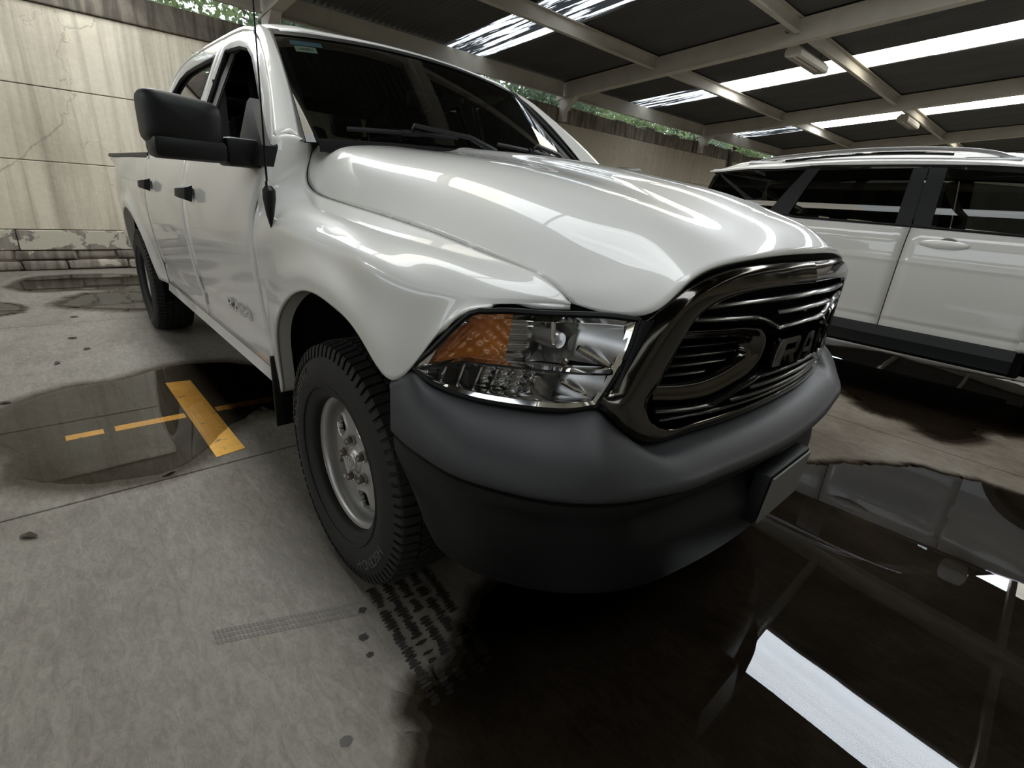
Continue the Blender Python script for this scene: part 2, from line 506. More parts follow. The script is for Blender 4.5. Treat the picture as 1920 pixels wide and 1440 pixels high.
def herm(C, n, axis):
    """cubic interpolation of control points along an axis, parameter = mean chord length"""
    C = np.moveaxis(np.asarray(C, float), axis, 0)
    k = C.shape[0]
    if k == 2:
        t = np.linspace(0, 1, n).reshape(-1, *([1] * (C.ndim - 1))); return np.moveaxis(C[0] * (1 - t) + C[1] * t, 0, axis)
    d = np.linalg.norm(np.diff(C, axis=0), axis=-1)
    d = d.reshape(k - 1, -1).mean(1) + 1e-6
    u = np.concatenate([[0], np.cumsum(d)]); u /= u[-1]
    h = np.diff(u); sl = np.diff(C, axis=0) / h.reshape(-1, *([1] * (C.ndim - 1)))
    m_ = np.empty_like(C)
    m_[0], m_[-1] = sl[0], sl[-1]
    for i in range(1, k - 1): m_[i] = (sl[i - 1] * h[i] + sl[i] * h[i - 1]) / (h[i - 1] + h[i])
    q = np.linspace(0, 1, n)
    out = []
    for x in q:
        i = min(k - 2, max(0, int(np.searchsorted(u, x, 'right') - 1)))
        t = (x - u[i]) / h[i]
        out.append((2 * t**3 - 3 * t**2 + 1) * C[i] + (t**3 - 2 * t**2 + t) * h[i] * m_[i] + (-2 * t**3 + 3 * t**2) * C[i + 1] + (t**3 - t**2) * h[i] * m_[i + 1])
    return np.moveaxis(np.array(out), 0, axis)


def c2(C, n, axis):
    """natural cubic spline (curvature continuous) along an axis"""
    C = np.moveaxis(np.asarray(C, float), axis, 0); k = C.shape[0]
    d = np.linalg.norm(np.diff(C, axis=0), axis=-1).reshape(k - 1, -1).mean(1) + 1e-6
    u = np.concatenate([[0], np.cumsum(d)]); u /= u[-1]; h = np.diff(u)
    A = np.eye(k); Bm = np.zeros((k, C[0].size)); F = C.reshape(k, -1)
    for i in range(1, k - 1):
        A[i, i - 1], A[i, i], A[i, i + 1] = h[i - 1], 2 * (h[i - 1] + h[i]), h[i]
        Bm[i] = 6 * ((F[i + 1] - F[i]) / h[i] - (F[i] - F[i - 1]) / h[i - 1])
    m2 = np.linalg.solve(A, Bm)
    out = []
    for x in np.linspace(0, 1, n):
        i = min(k - 2, max(0, int(np.searchsorted(u, x, 'right') - 1))); a, b = (u[i + 1] - x) / h[i], (x - u[i]) / h[i]
        out.append((a * F[i] + b * F[i + 1] + ((a**3 - a) * m2[i] + (b**3 - b) * m2[i + 1]) * h[i]**2 / 6).reshape(C[0].shape))
    return np.moveaxis(np.array(out), 0, axis)


def relax(P, n, w=.45):
    for _ in range(n): P[1:-1, 1:-1] += w * ((P[2:, 1:-1] + P[:-2, 1:-1] + P[1:-1, 2:] + P[1:-1, :-2]) / 4 - P[1:-1, 1:-1])
    return P


def loft(C, nu, nv): return herm(herm(C, nv, 1), nu, 0)
def curve(P, n): return herm(np.asarray(P, float), n, 0)


def itp(tab):
    """smooth 1-D interpolation through a table of (x, y)"""
    xs = np.array([a for a, _ in tab], float); ys = np.array([b for _, b in tab], float)
    k = len(xs); h = np.diff(xs); sl = np.diff(ys) / h
    m_ = np.empty(k); m_[0], m_[-1] = sl[0], sl[-1]
    for i in range(1, k - 1):
        m_[i] = 0 if sl[i - 1] * sl[i] <= 0 else (sl[i - 1] * h[i] + sl[i] * h[i - 1]) / (h[i - 1] + h[i])
    def f(x):
        x = min(max(x, xs[0]), xs[-1]); i = min(k - 2, max(0, int(np.searchsorted(xs, x, 'right') - 1)))
        t = (x - xs[i]) / h[i]
        return (2 * t**3 - 3 * t**2 + 1) * ys[i] + (t**3 - 2 * t**2 + t) * h[i] * m_[i] + (-2 * t**3 + 3 * t**2) * ys[i + 1] + (t**3 - t**2) * h[i] * m_[i + 1]
    return f


def letters(txt, size, depth):
    """flat text as triangulated geometry: list of (verts, faces, x0, x1) per letter"""
    res = []
    x = 0.0
    for ch in txt:
        cu = bpy.data.curves.new('txt', 'FONT'); cu.body = ch; cu.size = size; cu.extrude = depth / 2; cu.resolution_u = 3
        o = bpy.data.objects.new('txt', cu); COL.objects.link(o)
        bpy.context.view_layer.update()
        me = bpy.data.meshes.new_from_object(o.evaluated_get(bpy.context.evaluated_depsgraph_get()))
        vs_ = [tuple(v.co) for v in me.vertices]; fs = [tuple(p.vertices) for p in me.polygons]
        bpy.data.objects.remove(o); bpy.data.curves.remove(cu); bpy.data.meshes.remove(me)
        if vs_:
            w0 = min(v[0] for v in vs_); w1 = max(v[0] for v in vs_)
            res.append(([(v[0] - w0 + x, v[1], v[2]) for v in vs_], fs, x, x + w1 - w0)); x += (w1 - w0) + size * 0.10
        else: x += size * 0.3
    return res, x

# ================================================================== THE SETTING
WX = -6.85                                   # face of the back wall
def zr(x): return 3.51 + 0.092 * (x + 6.85)  # underside of the roof sheets
SLOPE = math.atan(0.092)

# ---- floor of cast concrete slabs
floor = empty('floor', (0, 0, 0), kind='structure')
g = G().box(-7.2, 11.5, -16, 27, -0.14, -0.035)
mesh('joint_bed', g, M['underbody'], floor, smooth=False)
xs = [-7.05, -4.0, -0.95, 2.1, 5.15, 8.2, 11.25]
ys = [2.25 + 6.1 * k for k in range(-3, 5)]
slab_mesh = None
for i in range(len(xs) - 1):
    for j in range(len(ys) - 1):
        cx, cy = (xs[i] + xs[i + 1]) / 2, (ys[j] + ys[j + 1]) / 2
        if slab_mesh is None:
            gg = G().bbox(-1.5215, 1.5215, -3.0465, 3.0465, -0.12, 0.0, 0.006)
            o = mesh('concrete_slab', gg, M['concrete'], None, smooth=False); slab_mesh = o
            o.location = (cx, cy, 0); child(o, floor)
        else:
            inst(slab_mesh, (cx, cy, 0), parent=floor)

# ---- back wall: plaster panels over a rough stone footing, block coping on top
wall = empty('wall_back', (WX, 0, 0), kind='structure')
mesh('wall_core', G().box(WX - 0.28, WX - 0.012, -16, 27, 0, 2.80), M['coping'], wall, smooth=False)
rows = [(0.47, 1.216), (1.224, 1.986), (1.994, 2.785)]
cuts = [-16, -10.2, -4.3, 1.55, 7.1, 10.05, 12.9, 18.7, 27]
for z0, z1 in rows:
    for a, b in zip(cuts[:-1], cuts[1:]):
        mesh('plaster_panel', G().bbox(WX - 0.05, WX + random.uniform(-0.003, 0.003), a + 0.003, b - 0.003, z0, z1, 0.006), M['plaster' if b < 4 else 'stained_dim_plaster'], wall, smooth=False)  # right-hand panels: heavier stains, and shade put into the base colour
# peeling band and footing stones
a = -16.0
while a < 27:
    b = min(27, a + random.uniform(0.7, 1.3))
    mesh('footing_band', G().bbox(WX - 0.06, WX + random.uniform(0.0, 0.02), a + 0.004, b - 0.004, 0.235 + random.uniform(-0.01, 0.01), 0.462, 0.01), M['band'], wall, smooth=False)
    a = b
for z0, z1 in ((0.0, 0.115), (0.12, 0.232)):
    a = -9.0
    while a < 22:
        w = random.uniform(0.28, 0.62); b = a + w
        out = random.uniform(0.0, 0.05) + (0.03 if z0 == 0 else 0)
        gg = G().bbox(WX - 0.1, WX + out, a + 0.008, b - 0.008, z0 + random.uniform(0.0, 0.012), z1 - random.uniform(0, 0.012), 0.022)
        gg.v = [(x + random.uniform(-0.008, 0.008), y + random.uniform(-0.012, 0.012), max(0.0, z + random.uniform(-0.008, 0.008))) for x, y, z in gg.v]
        mesh('footing_stone', gg, M['stone'], wall, angle=60)
        a = b
# coping: long cast band on the left, single blocks to the right
for a, b in ((-16, -8.0), (-8.0, -3.1), (-3.1, 1.3), (1.3, 4.2), (4.2, 6.6)):
    mesh('coping_block', G().bbox(WX - 0.30, WX + 0.03, a + 0.005, b - 0.005, 2.79, 3.075, 0.012), M['coping'], wall, smooth=False)
a = 6.6
while a < 26.6:
    w = 0.41
    h = 3.10 + random.uniform(-0.05, 0.035)
    mesh('coping_block', G().bbox(WX - 0.26, WX + random.uniform(-0.012, 0.022), a + 0.006, a + w - 0.006, 2.79, h, 0.014), M['coping'], wall, smooth=False)
    a += w
a = 10.6                                     # second course showing through thin plaster
for k in range(16):
    w = 0.41 + random.uniform(-0.02, 0.02)
    mesh('wall_block', G().bbox(WX - 0.05, WX + 0.006 + random.uniform(0, 0.006), a + 0.006, a + w - 0.006, 2.565, 2.775, 0.01), M['stained_dim_plaster'], wall, smooth=False)
    a += w
# the other walls of the shed, outside the frame
for nm, bx in (('wall_right', (-7.1, 11.4, 26.2, 26.4, 0, 5.6)), ('wall_front', (10.9, 11.1, -15.8, 26.2, 0, 5.3)), ('wall_left', (-7.1, 10.9, -15.0, -14.8, 0, 3.1))):
    o = mesh(nm, G().box(*bx), M['plaster'], None, smooth=False); set_props(o, kind='structure')

# ---- roof: beams, purlins, corrugated sheets and fibreglass skylights
ceil = empty('ceiling', (0, 0, 0), kind='structure')
BEAMS = [-10.5, -4.64, 1.24, 7.12, 13.0, 18.75, 24.6]
X0, X1 = -6.95, 10.8
beam0 = None
for by in BEAMS:
    if beam0 is None:
        gg = G()
        def sl(xa, xb, ya, yb, d0, d1):
            gg.add([(x, y, zr(x) + d) for x in (xa, xb) for y in (ya, yb) for d in (d0, d1)], [(0, 1, 3, 2), (4, 6, 7, 5), (0, 4, 5, 1), (2, 3, 7, 6), (0, 2, 6, 4), (1, 5, 7, 3)])
        sl(X0, X1, -0.062, 0.062, -0.285, -0.03)
        sl(X0, X1, -0.080, 0.080, -0.305, -0.287)
        sl(X0, X1, -0.080, 0.080, -0.030, -0.014)
        beam0 = mesh('roof_beam', gg, M['beam'], None, smooth=False); beam0.location = (0, by, 0); child(beam0, ceil)
    else: inst(beam0, (0, by, 0), parent=ceil)
    gg = G().prism([(WX + 0.02, by - 0.07, 2.80), (WX + 0.02, by - 0.07, zr(WX) - 0.31), (WX + 0.42, by - 0.07, zr(WX + 0.42) - 0.31), (WX + 0.14, by - 0.07, 2.98), (WX + 0.14, by - 0.07, 2.80)], (0, 0.14, 0))
    mesh('beam_bracket', gg, M['beam'], ceil, smooth=False)
    mesh('roof_post', G().bbox(8.4, 8.55, by - 0.075, by + 0.075, 0, zr(8.4) - 0.31, 0.008), M['beam'], ceil, smooth=False)
PURL = [-6.74, -4.62, -2.28, 0.05, 2.38, 4.71, 7.04, 9.4]
eave0 = None
for a, b in zip(BEAMS[:-1], BEAMS[1:]):
    if eave0 is None:
        gg = G().box(-0.010, 0.010, -2.84, 2.84, -0.275, -0.012).box(-0.010, 0.065, -2.84, 2.84, -0.29, -0.275)
        eave0 = mesh('eave_purlin', gg, M['beam'], None, smooth=False); o = eave0; o.location = (PURL[0], (a + b) / 2, zr(PURL[0])); child(o, ceil)
    else: inst(eave0, (PURL[0], (a + b) / 2, zr(PURL[0])), parent=ceil)
pur0 = None
for px_ in PURL[1:]:
    for a, b in zip(BEAMS[:-1], BEAMS[1:]):
        if pur0 is None:
            gg = G()
            gg.box(-0.010, 0.010, -2.84, 2.84, -0.19, -0.012).box(-0.010, 0.065, -2.84, 2.84, -0.205, -0.19).box(-0.010, 0.065, -2.84, 2.84, -0.018, -0.008)
            pur0 = mesh('purlin', gg, M['beam'], None, smooth=False)
            o = pur0; o.location = (px_, (a + b) / 2, zr(px_)); child(o, ceil)
        else:
            o = inst(pur0, (px_, (a + b) / 2, zr(px_)), parent=ceil)
SW, PITCHY = 0.905, 0.8925
def corr(L, amp=0.017, waves=9, seg=8):
    n = waves * seg + 1
    t = np.linspace(-SW / 2, SW / 2, n)
    z = amp * np.cos(np.linspace(0, waves * 2 * PI, n)) + amp
    P = np.array([np.stack([np.full(n, x), t, z], 1) for x in (-L / 2, L / 2)])
    return G().grid(P)
sheet0 = None
SKYCOL = [-6.18, -0.825, 4.53, 9.885, 15.24, 20.6]
k = -19
while True:
    cy = 4.53 + PITCHY * k; k += 1
    if cy < -13.6: continue
    if cy > 25.9: break
    if any(abs(cy - s) < 0.2 for s in SKYCOL):
        left = cy < 0
        near = abs(cy + .825) < .1
        for xa, xb, mt in ((-6.98, -4.66, 'sky_white' if left else 'sky_dirty'), (-4.70, -2.90, 'sky_dirty' if abs(cy - 4.53) < 0.1 else 'sky_white'), (-2.94, -1.22, 'sky_cream'),
                           (-1.26, 0.62, 'sky_dim' if near else 'sky_faint' if left else 'sky_bright'), (0.58, 2.46, 'sky_dim' if near else 'sky_faint' if left else 'sky_bright'), (2.42, 4.1, 'sky_dim' if near else 'sky_faint' if left else 'sky_cream'), (4.06, 6.2, 'sky_faint'), (6.16, 8.3, 'sky_faint'), (8.26, 10.8, 'sky_faint')):
            o = mesh('skylight_panel', corr((xb - xa) / math.cos(SLOPE)), M[mt], None)
            o.location = ((xa + xb) / 2, cy, zr((xa + xb) / 2) + random.uniform(0, 0.004)); o.rotation_euler = (0, -SLOPE, 0); child(o, ceil)
    else:
        for xa, xb in zip([-6.98] + PURL[1:], PURL[1:-1] + [9.4, 10.9]):
            if xb - xa < 0.1: continue
            L = 2.42
            cx = (xa + xb) / 2
            if sheet0 is None:
                sheet0 = mesh('roof_sheet', corr(L), M['sheet'], None); o = sheet0
                o.location = (cx, cy, zr(cx) + 0.002); o.rotation_euler = (0, -SLOPE, 0); child(o, ceil)
            else:
                inst(sheet0, (cx, cy, zr(cx) + random.uniform(0, 0.006)), (0, -SLOPE, 0), parent=ceil)

# ---- ground beyond the wall
o = mesh('ground', G().box(-30, WX - 0.3, -30, 40, -0.3, -0.02), M['stone'], None, smooth=False); set_props(o, kind='structure')

# ================================================================== TRUCK
truck = empty('pickup_truck', (-1.9, 0, 0), 'white crew cab pickup truck with black bumper and grille parked in the foreground', 'truck')
side_tab = itp([(.30, .90), (.4, .925), (.5, .945), (.6, .957), (.72, .975), (.85, .99), (1.0, 1.0), (1.1, .998), (1.17, .988), (1.24, .972), (1.335, .942), (1.85, .725), (2.0, .66)])
WC = [(0.0, 0.398), (-3.569, 0.398)]
ARC_R = 0.545
def Hs(x, z):
    """half width of the body side"""
    h = side_tab(z)
    if z < 1.3:
        if x > .25: h -= 1.15 * (x - .25)**2
        if x < -3.9: h -= .065 * ((-x - 3.9) / .9)**2
        for cx, cz in WC:
            r = math.hypot(x - cx, z - cz - .012)
            h += .028 * math.exp(-((r - .56) / .075)**2) * (1 if z < 1.02 else math.exp(-((z - 1.02) / .05)**2))
    return h
def SP(x, z, off=0.0): return (x, -(Hs(x, z) + off), z)

# ---- front fenders
archx = lambda a: (ARC_R * math.cos(R(a)), .41 + ARC_R * math.sin(R(a)))
B = [(-.612, .45), (-.575, .45), archx(172), archx(155), archx(130), archx(105), archx(80), archx(60), archx(48)]
B = [(x, Hs(x, z), z) for x, z in B] + [(.403, .965, .852), (.45, .935, .935), (.504, .903, 1.008), (.56, .83, 1.026), (.62, .75, 1.032), (.648, .702, 1.032)]
T_ = [(-.505, .925, 1.372), (-.53, .885, 1.390), (-.575, .812, 1.386), (-.628, .757, 1.364), (-.618, .782, 1.290), (-.588, .790, 1.228), (-.40, .791, 1.193), (.03, .782, 1.160), (.25, .774, 1.138), (.38, .765, 1.12), (.48, .752, 1.105), (.56, .737, 1.09), (.61, .720, 1.068), (.637, .710, 1.048), (.650, .702, 1.034)]
Q_ = [(-.53, .958, 1.262), (-.55, .952, 1.272), (-.565, .925, 1.275), (-.585, .90, 1.262), (-.57, .912, 1.212), (-.50, .922, 1.182), (-.3, .925, 1.163), (.05, .917, 1.141), (.25, .907, 1.123), (.38, .887, 1.104), (.47, .858, 1.083), (.535, .825, 1.062), (.59, .775, 1.051), (.63, .732, 1.042), (.650, .702, 1.033)]
S_ = []
for i in range(9):
    x = (B[i][0] + T_[i][0]) / 2 if i > 2 else [-.585, -.57, -.56][i]
    z = 1.115 if i < 6 else [1.108, 1.098, 1.085][i - 6]
    S_.append((x, Hs(x, z) - .004, z))
S_ += [(.405, .948, 1.045), (.465, .906, 1.04), (.522, .868, 1.037), (.577, .803, 1.04), (.625, .742, 1.037), (.650, .702, 1.0325)]
C = []
for i in range(15):
    b, s, q, t = B[i], S_[i], Q_[i], T_[i]
    mids = []
    for f in (.25, .5, .75):
        x, z = b[0] + (s[0] - b[0]) * f, b[2] + (s[2] - b[2]) * f
        h = Hs(x, z) if i < 9 else b[1] + (s[1] - b[1]) * f
        mids.append((x, h, z))
    s_, q_ = np.array(s), np.array(q)
    lo_ = np.array(mids[-1]) * .25 + s_ * .75
    if i < 9: lo_[1] = Hs(lo_[0], lo_[2])
    C.append([b] + mids + [tuple(lo_), s, tuple(s_ * .78 + q_ * .22), q, t])
C = np.array(C); C[:, :, 1] *= -1
Pf = c2(herm(C, 44, 1), 110, 0)
Pf = relax(Pf, 22)                                   # edges stay put
gf = G().grid(Pf)
for o in both('front_fender', gf, M['white'], truck, hint=(0, -1, .3), solid=.012, angle=60): pass
# arch return flange
idx = [i for i in range(110)]
edge = Pf[:, 0, :]
lip = np.array([[e, e + np.array([0, .012, 0]) , e + np.array([0, .055, 0])] for e in edge if e[2] < .96 and e[0] < .38])
both('arch_flange', G().grid(lip), M['white'], truck, angle=60)

# ---- hood
HO = [
 [(-.50, 0, 1.432), (-.50, .10, 1.430), (-.505, .17, 1.425), (-.515, .225, 1.408), (-.55, .42, 1.402), (-.59, .58, 1.393), (-.618, .68, 1.384), (-.632, .725, 1.374), (-.64, .750, 1.356)],
 [(-.44, 0, 1.428), (-.44, .10, 1.426), (-.45, .175, 1.421), (-.46, .230, 1.405), (-.49, .45, 1.396), (-.525, .62, 1.384), (-.56, .715, 1.360), (-.59, .757, 1.312), (-.607, .778, 1.255)],
 [(-.20, 0, 1.413), (-.20, .10, 1.411), (-.20, .18, 1.406), (-.20, .240, 1.390), (-.21, .46, 1.377), (-.22, .63, 1.357), (-.235, .722, 1.320), (-.245, .765, 1.256), (-.25, .782, 1.183)],
 [(.06, 0, 1.390), (.06, .10, 1.388), (.06, .18, 1.383), (.06, .245, 1.367), (.055, .46, 1.357), (.05, .61, 1.338), (.04, .700, 1.298), (.035, .752, 1.230), (.03, .775, 1.163)],
 [(.38, 0, 1.346), (.38, .10, 1.344), (.378, .18, 1.339), (.376, .245, 1.323), (.37, .45, 1.312), (.363, .585, 1.291), (.357, .675, 1.248), (.352, .733, 1.183), (.35, .759, 1.127)],
 [(.63, 0, 1.297), (.63, .10, 1.295), (.627, .18, 1.290), (.623, .24, 1.274), (.61, .42, 1.259), (.597, .54, 1.231), (.583, .63, 1.178), (.57, .692, 1.127), (.56, .730, 1.092)],
 [(.80, 0, 1.247), (.80, .10, 1.245), (.796, .18, 1.240), (.79, .235, 1.226), (.772, .40, 1.204), (.745, .51, 1.165), (.71, .59, 1.108), (.67, .655, 1.075), (.622, .704, 1.060)],
 [(.872, 0, 1.212), (.870, .10, 1.211), (.866, .18, 1.206), (.860, .235, 1.197), (.838, .41, 1.166), (.808, .54, 1.118), (.772, .60, 1.068), (.715, .652, 1.045), (.642, .698, 1.042)],
 [(.897, 0, 1.168), (.895, .10, 1.168), (.890, .18, 1.166), (.885, .24, 1.164), (.858, .42, 1.148), (.832, .55, 1.102), (.797, .605, 1.036), (.725, .652, 1.022), (.652, .694, 1.030)],
]
HO = np.array(HO)
te = Pf[:, -1, :] * [1, -1, 1]                       # fender's upper edge
te = te[np.argmin(te[:, 0]):]
for row in HO:
    row[-1] = te[np.argmin(np.abs(te[:, 0] - max(row[-1][0], te[0, 0])))] - np.array([0, .003, 0])
full = np.concatenate([HO[:, :0:-1, :] * [1, -1, 1], HO], 1)
Ph = c2(c2(full, 121, 1), 90, 0)
for row in Ph:                                       # hood edge runs parallel to the fender edge
    q = te[np.argmin(np.linalg.norm(te - row[-1], axis=1))]
    row[-1] = q - [0, .004, 0]; row[0] = (q - [0, .004, 0]) * [1, -1, 1]
Ph = relax(Ph, 40)
mesh('hood', G().grid(Ph), M['white'], truck, hint=(0, 0, 1), solid=.012, angle=60)
# black seal under the front edge of the hood
he = Ph[-1]
gs = G().grid(np.array([he + [-.004, 0, -.004], he + [-.012, 0, -.022], he + [-.06, 0, -.024]]))
mesh('hood_seal', gs, M['underbody'], truck)

# ---- sills, doors, bed sides
def side_patch(xa, xb, zbot, ztop, nx=14, nz=22):
    """panel on the body side between x stations; zbot, ztop functions of x"""
    P = []
    for x in np.linspace(xa, xb, nx):
        col = []
        for f in np.linspace(0, 1, nz):
            z = zbot(x) + (ztop(x) - zbot(x)) * f
            col.append((x, -Hs(x, z), z))
        P.append(col)
    return np.array(P)
def fgap(z): return float(np.interp(z, Pf[0, :, 2], Pf[0, :, 0]))
# front door skin (front edge follows the fender gap)
def door_skin(xf, xr, z0=.515, z1=1.335, nz=26, nx=16):
    P = []
    for f in np.linspace(0, 1, nx):
        col = []
        for z in np.linspace(z0, z1, nz):
            a, b = xf(z), xr(z); x = a + (b - a) * f
            dent = -.008 * math.exp(-((z - .635) / .02)**2) + .004 * math.exp(-((z - .60) / .02)**2)   # lower feature line
            col.append((x, -(Hs(x, z) + dent), z))
        P.append(col)
    return np.array(P)
HINT = (0, -1, 0)
doors = {}
for nm, xf, xr in (('front_door', lambda z: fgap(z) - .003, lambda z: -1.6735), ('rear_door', lambda z: -1.6785, lambda z: -2.762 + .10 * max(0, (.95 - z)) )):
    gd = G().grid(door_skin(xf, xr))
    a, b = both(nm, gd, M['white'], truck, hint=HINT, solid=.006, angle=60)
    doors[nm] = (a, b)
both('door_jamb', G().grid(side_patch(-2.80, -.57, lambda x: .50, lambda x: 1.30, 20, 12) + np.array([0, .022, 0])), M['underbody'], truck, hint=HINT)
# rocker panel
P = []
for x in np.linspace(-2.80, -.575, 30):
    P.append([(x, -(Hs(x, .512)), .512), (x, -(Hs(x, .49) + .004), .488), (x, -.952, .455), (x, -.925, .425), (x, -.86, .415)])
both('rocker_panel', G().grid(np.array(P)), M['white'], truck, hint=(0, -1, -.2))
# bed side with rear arch
arch_r = lambda a: (-3.569 + .53 * math.cos(R(a)), .42 + .53 * math.sin(R(a)))
Bb = [(-4.80, .56), (-4.55, .53), (-4.22, .50), arch_r(170), arch_r(150), arch_r(125), arch_r(100), arch_r(80), arch_r(55), arch_r(30), arch_r(9), (-3.0, .50), (-2.79, .50)]
tops = [-4.80, -4.6, -4.4, -4.2, -4.03, -3.86, -3.68, -3.5, -3.32, -3.15, -3.0, -2.90, -2.79]
C = []
for (bx, bz), tx in zip(Bb, tops):
    col = []
    for f in np.linspace(0, 1, 9):
        z = bz + (1.315 - bz) * f; x = bx + (tx - bx) * f**.8
        col.append((x, -Hs(x, z), z))
    C.append(col)
Pb = loft(np.array(C), 90, 34)
both('bed_side', G().grid(Pb), M['white'], truck, hint=HINT, solid=.012, angle=60)
e = Pb[:, 0, :]
lip = np.array([[q, q + [0, .012, 0], q + [0, .06, 0]] for q in e if q[2] > .47 and -4.15 < q[0] < -2.98])
both('arch_flange', G().grid(lip), M['white'], truck, angle=60)
# bed rail cap, bed box, tailgate
P = []
for x in np.linspace(-4.80, -2.80, 16):
    h = Hs(x, 1.315); P.append([(x, -h - .004, 1.312), (x, -h + .006, 1.338), (x, -h + .05, 1.342), (x, -h + .075, 1.325), (x, -h + .075, 1.29)])
both('bed_rail_cap', G().grid(np.array(P)), M['bplastic'], truck, hint=(0, 0, 1), angle=50)
gb = G().box(-4.78, -2.86, -.80, .80, .74, .78)
mesh('bed_floor', gb, M['underbody'], truck, smooth=False)
both('bed_inner_wall', G().box(-4.78, -2.86, -.87, -.80, .76, 1.31), M['underbody'], truck, smooth=False)
mesh('bed_headboard', G().box(-2.90, -2.855, -.87, .87, .76, 1.31), M['white'], truck, smooth=False)
mesh('tailgate', G().bbox(-4.82, -4.76, -.86, .86, .72, 1.33, .02), M['white'], truck)
mesh('rear_bumper', G().bbox(-4.98, -4.80, -.93, .93, .50, .68, .03), M['chrome'], truck)
both('tail_lamp', G().bbox(-4.83, -4.70, -.915, -.85, .85, 1.25, .02), M['interior'], truck)

# ---- cab: upper doors with frames, pillars, roof
def GP(x, z, off=0.0): return (x, -(side_tab(z) + off), z)
def frame_ring(outer, inner, n=60, depth=.03, bulge=.006):
    """closed window frame between two (x, z) outlines lying on the glass side"""
    def res(L):
        L = np.array(list(L) + [L[0]], float); d = np.concatenate([[0], np.cumsum(np.linalg.norm(np.diff(L, axis=0), axis=1))])
        t = np.linspace(0, d[-1], n, endpoint=False)
        return np.stack([np.interp(t, d, L[:, 0]), np.interp(t, d, L[:, 1])], 1)
    return res(outer), res(inner)
def ring_obj(outer, inner, mat, name, parent, off=0.0, depth=.035):
    """outer and inner have equal counts"""
    rows = []
    for (xo, zo), (xi, zi) in zip(outer, inner):
        xm, zm = (xo + xi) / 2, (zo + zi) / 2
        rows.append([np.array(GP(xo, zo, off - depth)), np.array(GP(xo, zo, off)), np.array(GP(xm, zm, off + .004)), np.array(GP(xi, zi, off - .004)), np.array(GP(xi, zi, off - depth - .01))])
    rows.append(rows[0])
    gg = G().grid(np.array(rows))
    return both(name, gg, mat, parent, angle=45, hint=None)
# front door: window frame, front and top follow the A pillar and the roof rail
fo = [(-.511, 1.336), (-.53, 1.375), (-.70, 1.527), (-.90, 1.662), (-1.06, 1.752), (-1.20, 1.806), (-1.36, 1.835), (-1.52, 1.845), (-1.674, 1.848), (-1.674, 1.65), (-1.674, 1.45), (-1.674, 1.336), (-1.3, 1.336), (-.9, 1.336)]
fi = [(-.585, 1.345), (-.60, 1.375), (-.78, 1.505), (-.955, 1.615), (-1.09, 1.695), (-1.215, 1.748), (-1.36, 1.776), (-1.50, 1.785), (-1.595, 1.783), (-1.605, 1.63), (-1.615, 1.46), (-1.618, 1.350), (-1.3, 1.350), (-.9, 1.350)]
fo_c = curve([(x, z, 0) for x, z in fo] + [(fo[0][0], fo[0][1], 0)], 4)  # (kept simple: polyline frames)
ring_obj(fo, fi, M['white'], 'door_window_frame', truck)
ro = [(-1.682, 1.336), (-1.682, 1.45), (-1.682, 1.65), (-1.682, 1.848), (-1.95, 1.850), (-2.2, 1.846), (-2.42, 1.836), (-2.58, 1.806), (-2.68, 1.74), (-2.73, 1.62), (-2.755, 1.48), (-2.762, 1.336), (-2.4, 1.336), (-2.0, 1.336)]
ri = [(-1.755, 1.350), (-1.755, 1.46), (-1.762, 1.63), (-1.775, 1.783), (-1.95, 1.786), (-2.18, 1.783), (-2.37, 1.773), (-2.50, 1.742), (-2.58, 1.68), (-2.625, 1.58), (-2.645, 1.46), (-2.648, 1.350), (-2.4, 1.350), (-2.0, 1.350)]
ring_obj(ro, ri, M['white'], 'door_window_frame', truck)
# black rubber channel round each opening
def seal_path(L, off=-.014): return [GP(x, z, off) for x, z in L + [L[0]]]
both('window_seal', G().tube(seal_path(fi), .013, 6), M['bplastic'], truck)
both('window_seal', G().tube(seal_path(ri), .013, 6), M['bplastic'], truck)
# rear door glass (right front window is wound down), and front glass on the far side
def pane_grid(L, f, nz=16, nx=18):
    """regular grid inside a convex (x, z) outline, mapped by f(x, z)"""
    L = np.array(L, float); z0, z1 = L[:, 1].min() + 1e-4, L[:, 1].max() - 1e-4
    rows = []
    for z in np.linspace(z0, z1, nz):
        xs_ = []
        for (xa, za), (xb, zb) in zip(L, np.roll(L, -1, 0)):
            if (za - z) * (zb - z) <= 0 and za != zb: xs_.append(xa + (xb - xa) * (z - za) / (zb - za))
        rows.append([f(x, z) for x in np.linspace(min(xs_), max(xs_), nx)])
    return G().grid(np.array(rows))
def pane(L, off):
    return pane_grid(L, lambda x, z: GP(x, z, off))
both('door_glass', pane(ri, -.022), M['tglass'], truck, hint=(0, -1, 0))
mesh('door_glass', pane(fi, -.022), M['tglass'], truck, hint=(0, -1, 0), mirror=True)
# A pillar, windscreen frame
AP_o = [(-.512, .925, 1.380), (-.70, .862, 1.535), (-.90, .806, 1.672), (-1.06, .766, 1.762), (-1.20, .740, 1.818)]
AP_m = [(-.535, .875, 1.398), (-.72, .822, 1.550), (-.915, .776, 1.690), (-1.07, .742, 1.784), (-1.19, .722, 1.838)]
AP_i = [(-.58, .815, 1.385), (-.742, .775, 1.535), (-.915, .740, 1.675), (-1.06, .713, 1.772), (-1.15, .697, 1.822)]
AP = np.array([AP_o, AP_m, AP_i]); AP[:, :, 1] *= -1
both('windscreen_pillar', G().grid(loft(AP, 12, 30)), M['white'], truck, hint=(.3, -1, .5), solid=.008)
APt = np.array([AP_i, AP_i]); APt[:, :, 1] *= -1
APt[0] += [-.012, .01, -.012]; APt[1] += [-.085, .085, -.06]
both('inner_pillar_trim', G().grid(loft(APt, 3, 20)), M['interior'], truck)
